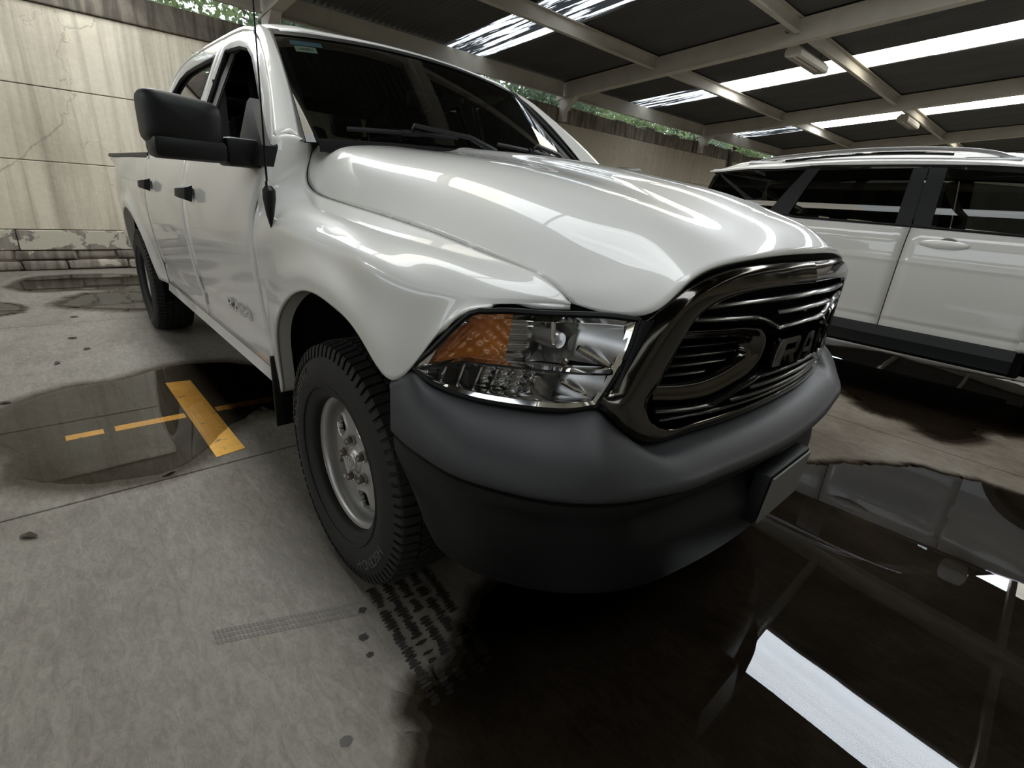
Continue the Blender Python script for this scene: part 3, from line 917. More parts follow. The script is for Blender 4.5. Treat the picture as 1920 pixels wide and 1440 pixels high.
# roof: from the header back to the rear of the cab
rows = []
for x, h, zc, ze in ((-1.15, .697, 1.862, 1.822), (-1.19, .722, 1.876, 1.838), (-1.32, .722, 1.893, 1.866), (-1.6, .715, 1.905, 1.880), (-1.95, .712, 1.909, 1.885), (-2.3, .712, 1.905, 1.880), (-2.58, .712, 1.893, 1.858), (-2.72, .705, 1.868, 1.822), (-2.78, .70, 1.835, 1.79)):
    hh = np.array([-1, -.95, -.86, -.6, -.3, 0, .3, .6, .86, .95, 1.0])
    rows.append([(x + (.06 * (1 - t * t) if x > -1.25 else 0), h * t * (1.0), (ze - (.030 if abs(t) == 1 else (.006 if abs(t) == .95 else -.004))) + (zc - ze) * (1 - t * t)) for t in hh])
Pr = loft(np.array(rows), 60, 70)
mesh('cab_roof', G().grid(Pr), M['white'], truck, hint=(0, 0, 1), solid=.02)
# drip rail between roof and doors
dr = [(-1.20, 1.815), (-1.36, 1.846), (-1.52, 1.857), (-1.7, 1.860), (-1.95, 1.862), (-2.2, 1.858), (-2.44, 1.848), (-2.60, 1.818), (-2.70, 1.752), (-2.755, 1.63), (-2.785, 1.48), (-2.795, 1.335)]
both('roof_rail', G().tube([GP(x, z, -.012) for x, z in curve([(a, 0, b) for a, b in dr], 40)[:, [0, 2]]], .014, 8), M['white'], truck)
rr = np.array([[GP(x, z, .002), GP(x, z, -.03), np.array(GP(x - .05, z, -.04)) + [0, 0, .0]] for x, z in curve([(a, 0, b) for a, b in dr[6:]], 24)[:, [0, 2]]])
# C pillar skin / cab back
cb = []
for x, z in curve([(a, 0, b) for a, b in dr[6:]], 24)[:, [0, 2]]:
    h = side_tab(z)
    cb.append([(x, -h, z), (x - .03, -h + .02, z), (x - .05, -h + .07, z), (x - .06, -.3, z), (x - .06, .3, z), (x - .05, h - .07, z), (x - .03, h - .02, z), (x, h, z)])
cbm = np.array(cb); cbm = np.array([[np.array([np.interp(t, np.linspace(0, 1, 8), r_[:, k]) for k in range(3)]) for t in np.linspace(0, 1, 57)] for r_ in cbm])
gcb = G().grid(cbm)
gcb.f = [f for f in gcb.f if not (abs(np.mean([gcb.v[i][1] for i in f])) < .56 and 1.41 < np.mean([gcb.v[i][2] for i in f]) < 1.74)]
mesh('cab_back', gcb, M['white'], truck, hint=(-1, 0, 0))
mesh('rear_window', G().grid(np.array([[(-2.825 + .085 * k, y, 1.40 + .35 * k) for y in np.linspace(-.58, .58, 10)] for k in (0, .5, 1)])), M['tglass'], truck, hint=(-1, 0, 0))
for bx in ((-2.74, -2.72, -.85, .85, .9, 1.41), (-2.70, -2.68, -.72, .72, 1.745, 1.84), (-2.72, -2.69, -.73, -.565, 1.41, 1.745), (-2.72, -2.69, .565, .73, 1.41, 1.745)):
    mesh('cab_back_trim', G().box(*bx), M['interior'], truck, smooth=False)
mesh('cab_back_lower', G().box(-2.85, -2.78, -.93, .93, .5, 1.34), M['white'], truck, smooth=False)
# windscreen
rows = []
for f in np.linspace(0, 1, 14):
    r_ = []
    for t in np.linspace(-1, 1, 31):
        h = (.812 + (.694 - .812) * f) * t
        xe = -.585 + (-1.155 + .585) * f; ze = 1.375 + (1.818 - 1.375) * f
        bow = (1 - t * t)
        r_.append((xe + bow * (.110 - .050 * f), h, ze + bow * (.030 + .012 * f) + .012 * math.sin(PI * f)))
    rows.append(r_)
Pw = np.array(rows)
ws = mesh('windscreen', G().grid(Pw), M['wsglass'], truck, hint=(1, 0, .5))
# black band round the glass
def wsp(t, f, off=.003):
    h = (.812 + (.694 - .812) * f) * t; bow = 1 - t * t
    return np.array([-.585 + (-.57) * f + bow * (.110 - .050 * f) + off * .7, h, 1.375 + .443 * f + bow * (.03 + .012 * f) + .012 * math.sin(PI * f) + off * .7])
band = [[wsp(-1.022, f, .006), wsp(-1.006, f, .010), wsp(-.985, f, .009), wsp(-.978, f, .001)] for f in np.linspace(-.01, 1, 24)]
both('windscreen_moulding', G().grid(np.array(band)), M['bplastic'], truck, hint=(1, 0, .5))
frit = [[wsp(-.985, f, -.004), wsp(-.955, f, -.004), wsp(-.935 + .06 * max(0, .12 - f) / .12, f, -.004)] for f in np.linspace(0, 1, 24)]
both('windscreen_frit', G().grid(np.array(frit)), M['underbody'], truck, hint=(1, 0, .5))
band = np.array([[wsp(t, f, .004) for t in np.linspace(-1, 1, 40)] for f in (.955, .985, 1.02)])
mesh('windscreen_moulding', G().grid(band), M['bplastic'], truck, hint=(1, 0, .5))
# cowl panel below the glass
band = np.array([[wsp(t, .022, .004), wsp(t, .0, .004), wsp(t, -.03, .004) + np.array([0, 0, -.02])] for t in np.linspace(-.93, .93, 40)])
mesh('cowl_panel', G().grid(band), M['underbody'], truck, hint=(0, 0, 1))
# stickers inside the glass, upper corner
def stick(t0, t1, f0, f1, mat, name):
    P = np.array([[wsp(t, f, -.006) for t in np.linspace(t0, t1, 5)] for f in np.linspace(f0, f1, 4)])
    return mesh(name, G().grid(P), mat, ws, hint=(1, 0, .5))
stick(-.90, -.72, .875, .925, M['paper_blue'], 'sticker')
stick(-.885, -.765, .800, .865, M['paper_white'], 'sticker')
stick(-.865, -.785, .822, .848, M['trim_grey'], 'sticker')
# wipers
def wiper(t_arm, t0, t1, f0, f1):
    blade = [wsp(t, f0 + (f1 - f0) * k, .022) for k, t in zip(np.linspace(0, 1, 14), np.linspace(t0, t1, 14))]
    w = G().tube(blade, .009, 6, sy=.6)
    mid = blade[7]
    root = wsp(t_arm, .00, .03)
    w.tube([root, root + (mid - root) * .35 + [.012, 0, .03], mid + [.02, 0, .028], mid + [.008, 0, .012]], [.013, .011, .009, .007], 6)
    w.tube([blade[6], blade[8]], .013, 6)
    return w
mesh('wiper', wiper(-.02, -.80, -.22, .075, .085), M['bplastic'], truck)
mesh('wiper', wiper(.62, .05, .60, .085, .075), M['bplastic'], truck)

# ---- front end: plan curve of the nose as a function of half width
nose = itp([(0, .90), (.3, .884), (.55, .838), (.63, .805), (.70, .757), (.78, .695), (.84, .63), (.89, .555), (.93, .478), (.965, .400), (.99, .33)])
def HLP(w, t, d=0.0):
    """point on the headlamp: w 0 outer .. 1 inner, t 0 bottom .. 1 top, d depth behind the lens"""
    hb, ht = .965 + (.700 - .965) * w, .965 + (.640 - .965) * w
    zb = itp([(0, .852), (.06, .828), (.16, .812), (.38, .803), (.65, .803), (.85, .807), (1, .818)])(w)
    zt = itp([(0, .852), (.06, .895), (.14, .962), (.20, 1.004), (.28, 1.016), (.5, 1.024), (.8, 1.028), (1, 1.022)])(w)
    h = hb + (ht - hb) * t; z = zb + (zt - zb) * t
    x = nose(h) + .012 * math.sin(PI * t) * min(1, w * 4)
    if w > .5: x += (-.0 + .015 * (w - .5)) * (1 - t)
    n = np.array([.72, -.60, .05]) if w < .6 else np.array([.86, -.45, .05])
    n = n / np.linalg.norm(n)
    return np.array([x, -h, z]) - n * d
def hl_patch(w0, w1, t0, t1, df, nw=16, nt=12):
    return np.array([[HLP(w, t, df((w - w0) / (w1 - w0), (t - t0) / (t1 - t0))) for t in np.linspace(t0, t1, nt)] for w in np.linspace(w0, w1, nw)])
HH = (.7, -.6, .1)
for mir in (False, True):
    hl = empty('headlamp', (.65, .8 if mir else -.8, .9), parent=truck)
    mk = lambda nm, gg, mt, **kw: mesh(nm, gg, M[mt], hl, mirror=mir, **kw)
    mk('lamp_lens', G().grid(hl_patch(.01, .99, .02, .98, lambda a, b: 0, 40, 20)), 'lens', hint=HH)
    mk('lamp_housing', G().grid(hl_patch(0, 1, -.02, 1.02, lambda a, b: .17, 30, 16)), 'underbody', hint=HH)
    # rim of the lens: chrome lip and black gasket
    loopw = [(w, .0) for w in np.linspace(.0, 1, 30)] + [(1, t) for t in np.linspace(.05, 1, 12)] + [(w, 1.0) for w in np.linspace(.97, .0, 30)]
    mk('lamp_gasket', G().tube([HLP(w, t, .012) for w, t in loopw], .0075, 6), 'bplastic')
    lip = [(w, .045) for w in np.linspace(.04, .97, 30)] + [(.972, t) for t in np.linspace(.1, .9, 10)] + [(w, .95) for w in np.linspace(.97, .07, 30)] + [(.035, .5)]
    a = np.array([[HLP(w - (.5 - w) * .03, t - (.5 - t) * .06, .010), HLP(w + (.5 - w) * .045, t + (.5 - t) * .07, .016), HLP(w + (.5 - w) * .055, t + (.5 - t) * .10, .022), HLP(w + (.5 - w) * .06, t + (.5 - t) * .11, .06)] for w, t in lip + [lip[0]]])
    mk('chrome_bezel', G().grid(a), 'chrome')
    # amber turn signal, upper outer corner
    am = hl_patch(.06, .36, .46, .93, lambda a, b: .030 + .035 * math.sin(PI * a) * math.sin(PI * b) + .010 * (a) + .004 * math.sin(9 * PI * a) * math.sin(7 * PI * b), 40, 30)
    mk('turn_signal', G().grid(am), 'amber', hint=HH, angle=70)
    # ribbed clear reflector beside it and main bowl
    mk('ribbed_reflector', G().grid(hl_patch(.34, .47, .46, .94, lambda a, b: .045 + .012 * abs(math.sin(4.5 * PI * b)) + .02 * a, 12, 50)), 'dchrome', hint=HH, angle=30)
    bowl = hl_patch(.46, .72, .46, .94, lambda a, b: .05 + .10 * max(0, 1 - ((a - .5) / .52)**2) * max(0, 1 - ((b - .5) / .56)**2), 26, 22)
    mk('main_beam_bowl', G().grid(bowl), 'dchrome', hint=HH)
    c0 = HLP(.60, .70, .10)
    mk('bulb_shield', G().lathe([(.001, .045), (.018, .043), (.022, .02), (.022, -.03)], c0, 16, 'x'), 'satin')
    mk('bulb_stem', G().tube([HLP(.55, .93, .05), HLP(.565, .75, .055), HLP(.585, .66, .06)], .006, 6), 'chrome')
    # lower compartment: ribbed optics and low beam
    mk('lower_reflector', G().grid(hl_patch(.04, .50, .06, .40, lambda a, b: .03 + .012 * abs(math.sin(6 * PI * a)) + .012 * abs(math.sin(4 * PI * b)) + .02 * math.sin(PI * a), 60, 40)), 'dchrome', hint=HH, angle=25)
    mk('lower_reflector', G().grid(hl_patch(.49, .70, .06, .40, lambda a, b: .035 + .075 * max(0, 1 - ((a - .5) / .55)**2) * max(0, 1 - ((b - .5) / .6)**2), 20, 16)), 'dchrome', hint=HH)
    for w_ in (.14, .24):
        mk('side_marker_block', G().bbox(-.012, .012, -.02, .02, -.02, .02, .004, T=Matrix.Translation(Vector(HLP(w_, .22, .05)))), 'interior')
    for w_ in (.12, .19, .26, .33, .40):
        mk('optic_rib', G().tube([HLP(w_, .07, .026), HLP(w_ + .01, .38, .026)], .0035, 5), 'chrome')
    # satin inner panels and the dividing bar
    mk('inner_panel', G().grid(hl_patch(.71, .97, .48, .93, lambda a, b: .085 - .065 * a - .01 * math.sin(PI * b), 14, 10)), 'satin', hint=HH)
    mk('inner_panel', G().grid(hl_patch(.69, .965, .07, .42, lambda a, b: .085 - .065 * a - .008 * math.sin(PI * b), 14, 10)), 'satin', hint=HH)
    div = [HLP(w, .43 + .02 * math.sin(PI * w * 1.2), .026 + .03 * max(0, w - .6) * (1 - w)) for w in np.linspace(.03, .975, 40)]
    mk('divider_bar', G().tube(div, .010, 8, sy=1.6), 'chrome')
    mk('divider_bar', G().tube([HLP(w, t, .03) for w, t in ((.72, .66), (.82, .58), (.92, .50), (.97, .45))], .008, 8), 'chrome')
    mk('divider_bar', G().tube([HLP(w, t, .035) for w, t in ((.70, .30), (.80, .22), (.9, .15), (.97, .09))], .006, 8), 'chrome')
    # filler strip between lamp and grille
    def hg(z): return np.interp(z, [.80, .826, .885, .95, 1.01, 1.03], [.698, .703, .675, .643, .613, .603])
    st = []
    for t in np.linspace(0, 1, 14):
        a_ = HLP(1.0, t, .008); z = a_[2]; hq = hg(z); b_ = np.array([.898 - .185 * hq * hq - .018, -hq, z])
        st.append([HLP(.985, t, .03), a_, (a_ + b_) / 2 + [.004, -.002, 0], b_, b_ + [-.03, .01, 0]])
    mk('lamp_filler', G().grid(np.array(st)), 'bplastic', angle=60)

# ---- grille
def gx(h, z):
    h = abs(h)
    b = max(0., min(1., (z - .74) / .07)) * max(0., min(1., (1.15 - z) / .07))
    return .898 - .185 * h * h + .032 * b * max(0, 1 - (h / .62)**2)
def GR(h, z, off=0.0): return np.array([gx(h, z) + off, -h, z])
go = [(0, 1.150), (.2, 1.148), (.32, 1.143), (.42, 1.130), (.50, 1.108), (.555, 1.078), (.588, 1.045), (.610, 1.010), (.640, .950), (.672, .885), (.700, .826), (.690, .803), (.640, .748), (.600, .730), (.45, .727), (.2, .729), (0, .731)]
gi = [(0, 1.088), (.2, 1.087), (.30, 1.083), (.38, 1.075), (.445, 1.060), (.490, 1.038), (.515, 1.015), (.532, .985), (.548, .945), (.572, .888), (.598, .828), (.590, .800), (.560, .770), (.535, .758), (.42, .755), (.2, .757), (0, .759)]
half = []
for (ho, zo), (hi, zi) in zip(go, gi):
    f = lambda k: (ho + (hi - ho) * k, zo + (zi - zo) * k)
    half.append([GR(ho, zo, -.045), GR(ho, zo, -.012), GR(*f(.10), .003), GR(*f(.5), .007), GR(*f(.84), .003), GR(*f(.93), -.001), GR(hi, zi, -.016), GR(hi, zi, -.07)])
half = np.array(half)
hs = loft(half, 70, 25)
ring = np.concatenate([hs, (hs * [1, -1, 1])[-2:0:-1]], 0); ring = np.concatenate([ring, ring[:1]], 0)
mesh('grille_surround', G().grid(ring), M['bchrome'], truck, angle=50)
mesh('grille_backing', G().grid(np.array([[GR(h, z, -.10) for z in np.linspace(.75, 1.085, 6)] for h in np.linspace(-.545, .545, 20)])), M['underbody'], truck, hint=(1, 0, 0))
def bar(L, r, name='grille_bar', off=-.02, mat='gloss', sy=2.2, n=None, sym=False):
    L2 = list(L)
    pts = []
    for (h0, z0), (h1, z1) in zip(L2[:-1], L2[1:]):
        k = max(3, int(abs(h1 - h0) / .04) + 2)
        for t in np.linspace(0, 1, k, endpoint=False): pts.append(GR(h0 + (h1 - h0) * t, z0 + (z1 - z0) * t, off))
    pts.append(GR(*L2[-1], off))
    gg = G().tube(pts, r, 10, sy=sy)
    if sym: return mesh(name, gg, M[mat], truck)
    return both(name, gg, M[mat], truck)
bar([(.50, 1.050), (.35, 1.056), (0, 1.062), (-.35, 1.056), (-.50, 1.050)], .0095, sym=True)
bar([(.20, 1.022), (0, 1.024), (-.20, 1.022)], .0095, sym=True)
bar([(.535, 1.022), (.40, 1.020), (.29, 1.016), (.235, 1.004), (.17, .980), (0, .982), (-.17, .980), (-.235, 1.004), (-.29, 1.016), (-.40, 1.020), (-.535, 1.022)], .0095, sym=True)
bar([(.575, .806), (.47, .798), (.385, .796), (.30, .826), (.21, .850), (0, .852), (-.21, .850), (-.30, .826), (-.385, .796), (-.47, .798), (-.575, .806)], .0095, sym=True)
bar([(.24, .822), (0, .824), (-.24, .822)], .0085, sym=True)
bar([(.31, .796), (0, .796), (-.31, .796)], .0085, sym=True)
bar([(.555, .780), (.35, .774), (0, .772), (-.35, .774), (-.555, .780)], .0085, sym=True)
# side loops with slats inside
lo = [(.548, 1.003), (.42, 1.000), (.31, .996), (.255, .984), (.228, .958), (.232, .908), (.262, .878), (.34, .848), (.42, .828), (.50, .826), (.60, .836)]
li = [(.540, .974), (.42, .972), (.335, .967), (.302, .958), (.290, .945), (.296, .922), (.318, .908), (.385, .884), (.45, .872), (.51, .870), (.588, .876)]
rows = []
for (a, b), (c, d) in zip(lo, li):
    rows.append([GR(a, b, -.05), GR(a, b, -.006), GR(a * .9 + c * .1, b * .9 + d * .1, .001), GR((a + c) / 2, (b + d) / 2, -.004), GR(a * .1 + c * .9, b * .1 + d * .9, -.012), GR(c, d, -.02), GR(c, d, -.06)])
both('grille_loop', G().grid(loft(np.array(rows), 60, 25)), M['bchrome'], truck, angle=40)
for z, h0, h1 in ((.952, .545, .27), (.928, .555, .275), (.905, .565, .30), (.882, .572, .35)):
    bar([(h0, z), (h1, z - .004)], .0065, 'grille_slat', -.045, 'gloss', 2.0)
# three raised letters in the middle
def ltr(L, name):
    gg = G()
    n = len(L)
    front = [GR(h, z, .016) for h, z in L]; back = [GR(h, z, -.03) for h, z in L]
    gg.add(front + back, [tuple(range(n)), tuple(range(2 * n - 1, n - 1, -1))] + [(i, n + i, n + (i + 1) % n, (i + 1) % n) for i in range(n)])
    return gg
zb, zt = .880, .955
def H(u): return u
Rl = G()
for q in ([(.192, zb), (.176, zt), (.142, zt), (.158, zb)], [(.150, zt), (.070, zt), (.068, zt - .017), (.147, zt - .017)], [(.155, .921), (.150, .905), (.084, .905), (.087, .921)],
          [(.072, zt), (.058, zt - .012), (.064, .912), (.080, .905), (.090, .916), (.084, .940)], [(.118, .908), (.090, .908), (.066, zb), (.096, zb)]):
    t = ltr(q, ''); Rl.add(t.v, t.f)
mesh('letter', Rl, M['bchrome'], truck, smooth=False)
Al = G()
for q in ([(.056, zb), (.012, zt), (-.012, zt), (-.012, zt - .016), (.000, zt - .018), (.026, zb)], [(-.056, zb), (-.026, zb), (-.000, zt - .018), (-.012, zt - .016), (-.012, zt), (.012, zt), (-.014, zt)][:0] or [(-.026, zb), (-.056, zb), (-.040, zt), (.0, zt), (-.0, zt - .018), (-.018, zt - .018)], [(.020, .912), (.014, .897), (-.024, .897), (-.022, .912)]):
    t = ltr(q, ''); Al.add(t.v, t.f)
mesh('letter', Al, M['bchrome'], truck, smooth=False)
Ml = G()
for q in ([(-.070, zb), (-.076, zt), (-.106, zt), (-.098, zb)], [(-.100, zt), (-.126, zt - .030), (-.130, zt - .052), (-.096, zt - .022)], [(-.126, zt - .030), (-.158, zt), (-.160, zt - .022), (-.130, zt - .052)], [(-.166, zb), (-.156, zt), (-.186, zt), (-.194, zb)]):
    t = ltr(q, ''); Ml.add(t.v, t.f)
mesh('letter', Ml, M['bchrome'], truck, smooth=False)

# ---- front bumper: upper cover and lower valance
top = [(.355, .995, .805), (.402, .968, .838), (.455, .942, .812), (.53, .905, .798), (.62, .846, .793), (.70, .772, .794), (.772, .703, .806), (.800, .668, .775), (.826, .628, .738), (.835, .605, .722), (.858, .45, .719), (.885, .22, .721), (.893, 0, .723)]
cre = [(.395, 1.018, .700), (.445, 1.016, .690), (.515, 1.006, .680), (.60, .985, .668), (.69, .935, .658), (.79, .860, .652), (.862, .775, .650), (.905, .690, .649), (.935, .605, .648), (.945, .57, .648), (.968, .42, .647), (.992, .2, .646), (1.0, 0, .646)]
rows = []
for i, (t, c) in enumerate(zip(top, cre)):
    t, c = np.array(t), np.array(c)
    k = min(1, i / 3)
    out = np.array([.5, .5, 0]) if i < 7 else np.array([.9, .1, 0])
    m1 = t * .62 + c * .38 + out * .020 * k + [0, 0, .020]
    m2 = t * .25 + c * .75 + out * .024 * k + [0, 0, .018]
    if i >= 7: m1 = t * .55 + c * .45 + [.0, 0, .022]; m2 = t * .18 + c * .82 + [.006, 0, .016]
    inn = np.array([-.6, -.6, 0]) if i < 8 else np.array([-1, -.05, 0])
    rows.append([t + inn * .02 + [0, 0, .004], t, m1, m2, c + [0, 0, .012], c, c + inn * .008 + [0, 0, -.008], c + inn * .05 + [0, 0, -.012], c + inn * .08 + [0, 0, -.012]])
C = np.array(rows); C[:, :, 1] *= -1
C = np.concatenate([C, (C * [1, -1, 1])[-2::-1]], 0)
mesh('front_bumper', G().grid(loft(C, 150, 34)), M['bumper'], truck, hint=(1, 0, .2), angle=40)
bot = [(.447, .955, .44), (.478, .930, .365), (.53, .888, .316), (.60, .845, .297), (.67, .800, .294), (.745, .735, .293), (.80, .665, .292), (.84, .60, .292), (.868, .53, .292), (.88, .49, .292), (.905, .36, .292), (.928, .17, .292), (.935, 0, .292)]
rows = []
for i, (c, b) in enumerate(zip(cre, bot)):
    c, b = np.array(c), np.array(b)
    inn = np.array([-.6, -.6, 0]) if i < 8 else np.array([-1, -.05, 0])
    c2 = c + inn * .034 + [0, 0, -.026]
    mid = c2 * .5 + b * .5 + np.array([.55, .5, 0] if i < 8 else [1, 0, 0]) * .012
    step = .030 if i > 7 else .012
    rows.append([c2 + inn * .03, c2, c2 + [0, 0, -.030], c2 + inn * step + [0, 0, -.050], mid, b * .85 + mid * .15 + [0.004, 0, 0], b, b + inn * .05 + [0, 0, .005], b + inn * .20 + [0, 0, .05]])
C = np.array(rows); C[:, :, 1] *= -1
C = np.concatenate([C, (C * [1, -1, 1])[-2::-1]], 0)
mesh('bumper_valance', G().grid(loft(C, 140, 34)), M['bplastic'], truck, hint=(1, 0, 0), angle=40)
# licence plate on its bracket
T0 = Matrix.Translation((.998, 0, .478)) @ Matrix.Rotation(R(4), 4, 'Y')
mesh('plate_bracket', G().bbox(-.05, -.006, -.16, .16, -.085, .085, .006, T=T0), M['bplastic'], truck)
pl = mesh('licence_plate', G().bbox(-.003, .003, -.150, .150, -.078, .078, .0012, T=T0), M['plate'], truck, smooth=False)

# ---- wheels
TYR_R, TYR_W = 0.404, 0.262
def make_wheel(name, parent_loc):
    """built at the origin, outer face towards -y"""
    w = empty(name, (0, 0, 0))
    W2 = TYR_W / 2
    prof = [(.222, .085), (.224, W2 - .022), (.255, W2 - .004), (.300, W2 + .006), (.340, W2), (.372, W2 - .016), (.388, W2 - .036), (.392, W2 - .055), (.393, 0)]
    prof = prof + [(r_, -y) for r_, y in prof[-2::-1]]
    pc = curve([(a, b, 0) for a, b in prof], 60)
    ty = mesh('tyre', G().lathe([(a, b) for a, b, _ in pc], (0, 0, 0), 96), M['rubber'], w)
    for rr_ in (.263, .358):
        mesh('sidewall_ring', G().lathe([(rr_ - .003, -W2 - (.0005 if rr_ < .3 else -.007)), (rr_, -W2 - (.004 if rr_ < .3 else -.0045)), (rr_ + .003, -W2 - (.001 if rr_ < .3 else -.0075))], (0, 0, 0), 96), M['rubber'], w)
    # tread blocks, five rows round the tyre
    tb = G()
    nblk = 78
    rowsT = [(-W2 + .012, -W2 + .060), (-.062, -.024), (-.017, .017), (.024, .062), (W2 - .060, W2 - .012)]
    for ri_, (ya, yb) in enumerate(rowsT):
        for k in range(nblk):
            a0 = 2 * PI * (k + (.5 if ri_ % 2 else 0)) / nblk; a1 = a0 + 2 * PI / nblk * (.70 if ri_ in (0, 4) else .76)
            sk = (.018 if ri_ in (1, 3) else .0) * (1 if ri_ == 1 else -1)
            vs_ = []
            for aa, yy in ((a0, ya), (a1, ya), (a1 + sk, yb), (a0 + sk, yb)):
                edge_ = abs(yy) > W2 - .03
                for rr_ in (.382, .3925 if edge_ else TYR_R):
                    vs_.append((rr_ * math.cos(aa), yy, rr_ * math.sin(aa)))
            tb.add(vs_, [(1, 3, 5, 7), (0, 1, 7, 6), (2, 4, 5, 3), (0, 2, 3, 1), (6, 7, 5, 4)])
            if ri_ in (0, 4):              # shoulder lug running down the sidewall
                s_ = -1 if ri_ == 0 else 1
                q = []
                for aa in (a0, a1 - .008):
                    for rr_, yy in ((.3925, s_ * (W2 - .014)), (.386, s_ * (W2 - .030 + .022)), (.358, s_ * (W2 - .001)), (.356, s_ * (W2 - .010)), (.380, s_ * (W2 - .034))):
                        q.append((rr_ * math.cos(aa), yy, rr_ * math.sin(aa)))
                if True: tb.add(q, [(0, 1, 6, 5), (1, 2, 7, 6), (2, 3, 8, 7), (0, 4, 3, 2, 1), (5, 6, 7, 8, 9)])
    tr_ = mesh('tread', tb, M['rubber'], w, smooth=False); tr_['kind'] = 'stuff'
    # raised lettering on the sidewall
    def arc_text(txt, size, rad, a_mid, nm):
        L, tot = letters(txt, size, .004)
        for vs_, fs, x0, x1 in L:
            q = []
            for x, y, z in vs_:
                a = a_mid - (x - tot / 2) / rad
                rr_ = rad + y - size * .35
                yy = -W2 - .0045 + .012 * max(0, (rr_ - .335) / .03)
                q.append((rr_ * math.cos(a), yy - z, rr_ * math.sin(a)))
            mesh(nm, G().add(q, fs), M['rubberlet'], w, smooth=False)
    arc_text('BLACKHAWK', .046, .322, R(150), 'tyre_letter')
    arc_text('HISCEND-H', .046, .322, R(-45), 'tyre_letter')
    # steel rim
    rim = [(.205, .10), (.206, -.045), (.212, -.075), (.222, -.088), (.226, -.104), (.236, -.108), (.238, -.100), (.232, -.086), (.224, -.080)]
    rim = [(.196, .10), (.196, .03), (.194, -.02), (.203, -.045), (.206, -.078), (.214, -.086), (.221, -.088), (.228, -.100), (.236, -.105), (.240, -.100), (.236, -.090), (.226, -.086)]
    rc = curve([(a, b, 0) for a, b in rim], 50)
    mesh('rim', G().lathe([(a, b) for a, b, _ in rc], (0, 0, 0), 96), M['steel'], w)
    # disc with five windows: polar grid with cells left out
    nr, na = 40, 240
    rad = np.linspace(.030, .199, nr)
    dy = itp([(.030, -.066), (.050, -.066), (.062, -.062), (.085, -.060), (.105, -.059), (.13, -.058), (.155, -.055), (.172, -.052), (.185, -.042), (.199, -.026)])
    def hole(a, r_):
        for k in range(5):
            ac = R(143 + 72 * k); da = (a - ac + PI) % (2 * PI) - PI
            u, v = da * r_ / .031, (r_ - .141) / .029
            e_ = (abs(u)**3 + abs(v)**3)**(1 / 3)
            if e_ < 1.7: return e_
        return 9
    V, idx_, Fc = [], {}, []
    for i in range(nr):
        for j in range(na):
            a = 2 * PI * j / na; e_ = hole(a, rad[i])
            y = dy(rad[i]) - (.005 * math.exp(-((e_ - 1.3) / .2)**2) if e_ < 3 else 0) + (.014 if e_ < 1.06 else 0)
            V.append((rad[i] * math.cos(a), y, rad[i] * math.sin(a)))
    for i in range(nr - 1):
        for j in range(na):
            a = 2 * PI * (j + .5) / na; rm = (rad[i] + rad[i + 1]) / 2
            if hole(a, rm) < 1.0: continue
            k = (j + 1) % na
            Fc.append((i * na + j, (i + 1) * na + j, (i + 1) * na + k, i * na + k))
    mesh('wheel_disc', G().add(V, Fc), M['steel'], w, hint=(0, -1, 0), angle=50)
    mesh('brake_drum', G().lathe([(.001, -.028), (.150, -.028), (.182, -.012), (.190, .02), (.19, .06)], (0, 0, 0), 48), M['darkmetal'], w)
    # hub cap with emblem and lug nuts in their pockets
    cap = [(.001, -.080), (.020, -.080), (.030, -.077), (.036, -.072), (.044, -.066), (.048, -.058)]
    mesh('hub_cap', G().lathe(cap, (0, 0, 0), 40), M['steel'], w)
    mesh('hub_ring', G().lathe([(.025, -.0785), (.027, -.0815), (.030, -.0785)], (0, 0, 0), 40), M['steel'], w)
    em = G()
    def plq(L): em.prism([(x, -.0795, z) for x, z in L], (0, -.003, 0))
    for s_ in (-1, 1):
        plq([(s_ * .003, .016), (s_ * .014, .017), (s_ * .019, .008), (s_ * .018, -.003), (s_ * .012, -.008), (s_ * .011, -.002), (s_ * .013, .006), (s_ * .009, .010), (s_ * .004, .008)])
    plq([(-.005, .006), (.005, .006), (.006, -.010), (.003, -.018), (-.003, -.018), (-.006, -.010)])
    mesh('ram_emblem', em, M['satin'], w, smooth=False)
    for k in range(5):
        a = R(107 + 72 * k); cx, cz = .0698 * math.cos(a), .0698 * math.sin(a)
        mesh('nut_pocket', G().lathe([(.0185, -.070), (.020, -.066), (.0175, -.064), (.0165, -.048)], (cx, 0, cz), 20), M['steel'], w)
        mesh('lug_nut', G().lathe([(.001, -.090), (.0085, -.089), (.0115, -.085), (.0115, -.050)], (cx, 0, cz), 6), M['nut'], w, smooth=False)
    return w
def copy_tree(src, parent=None):
    o = src.copy(); COL.objects.link(o); o.parent = None
    for ch in src.children:
        c = ch.copy(); COL.objects.link(c); c.parent = o; c.matrix_parent_inverse = ch.matrix_parent_inverse.copy()
    return o
w0 = make_wheel('wheel', None)
spots = [((0, -.862, .398), 0), ((-3.569, -.862, .398), 0), ((0, .862, .398), PI), ((-3.569, .862, .398), PI)]
wheels = [w0] + [copy_tree(w0) for _ in range(3)]
for k, (w, (loc, rz)) in enumerate(zip(wheels, spots)):
    w.location = loc; w.rotation_euler = (0, (R(40) if k == 1 else 0), rz); child(w, truck)
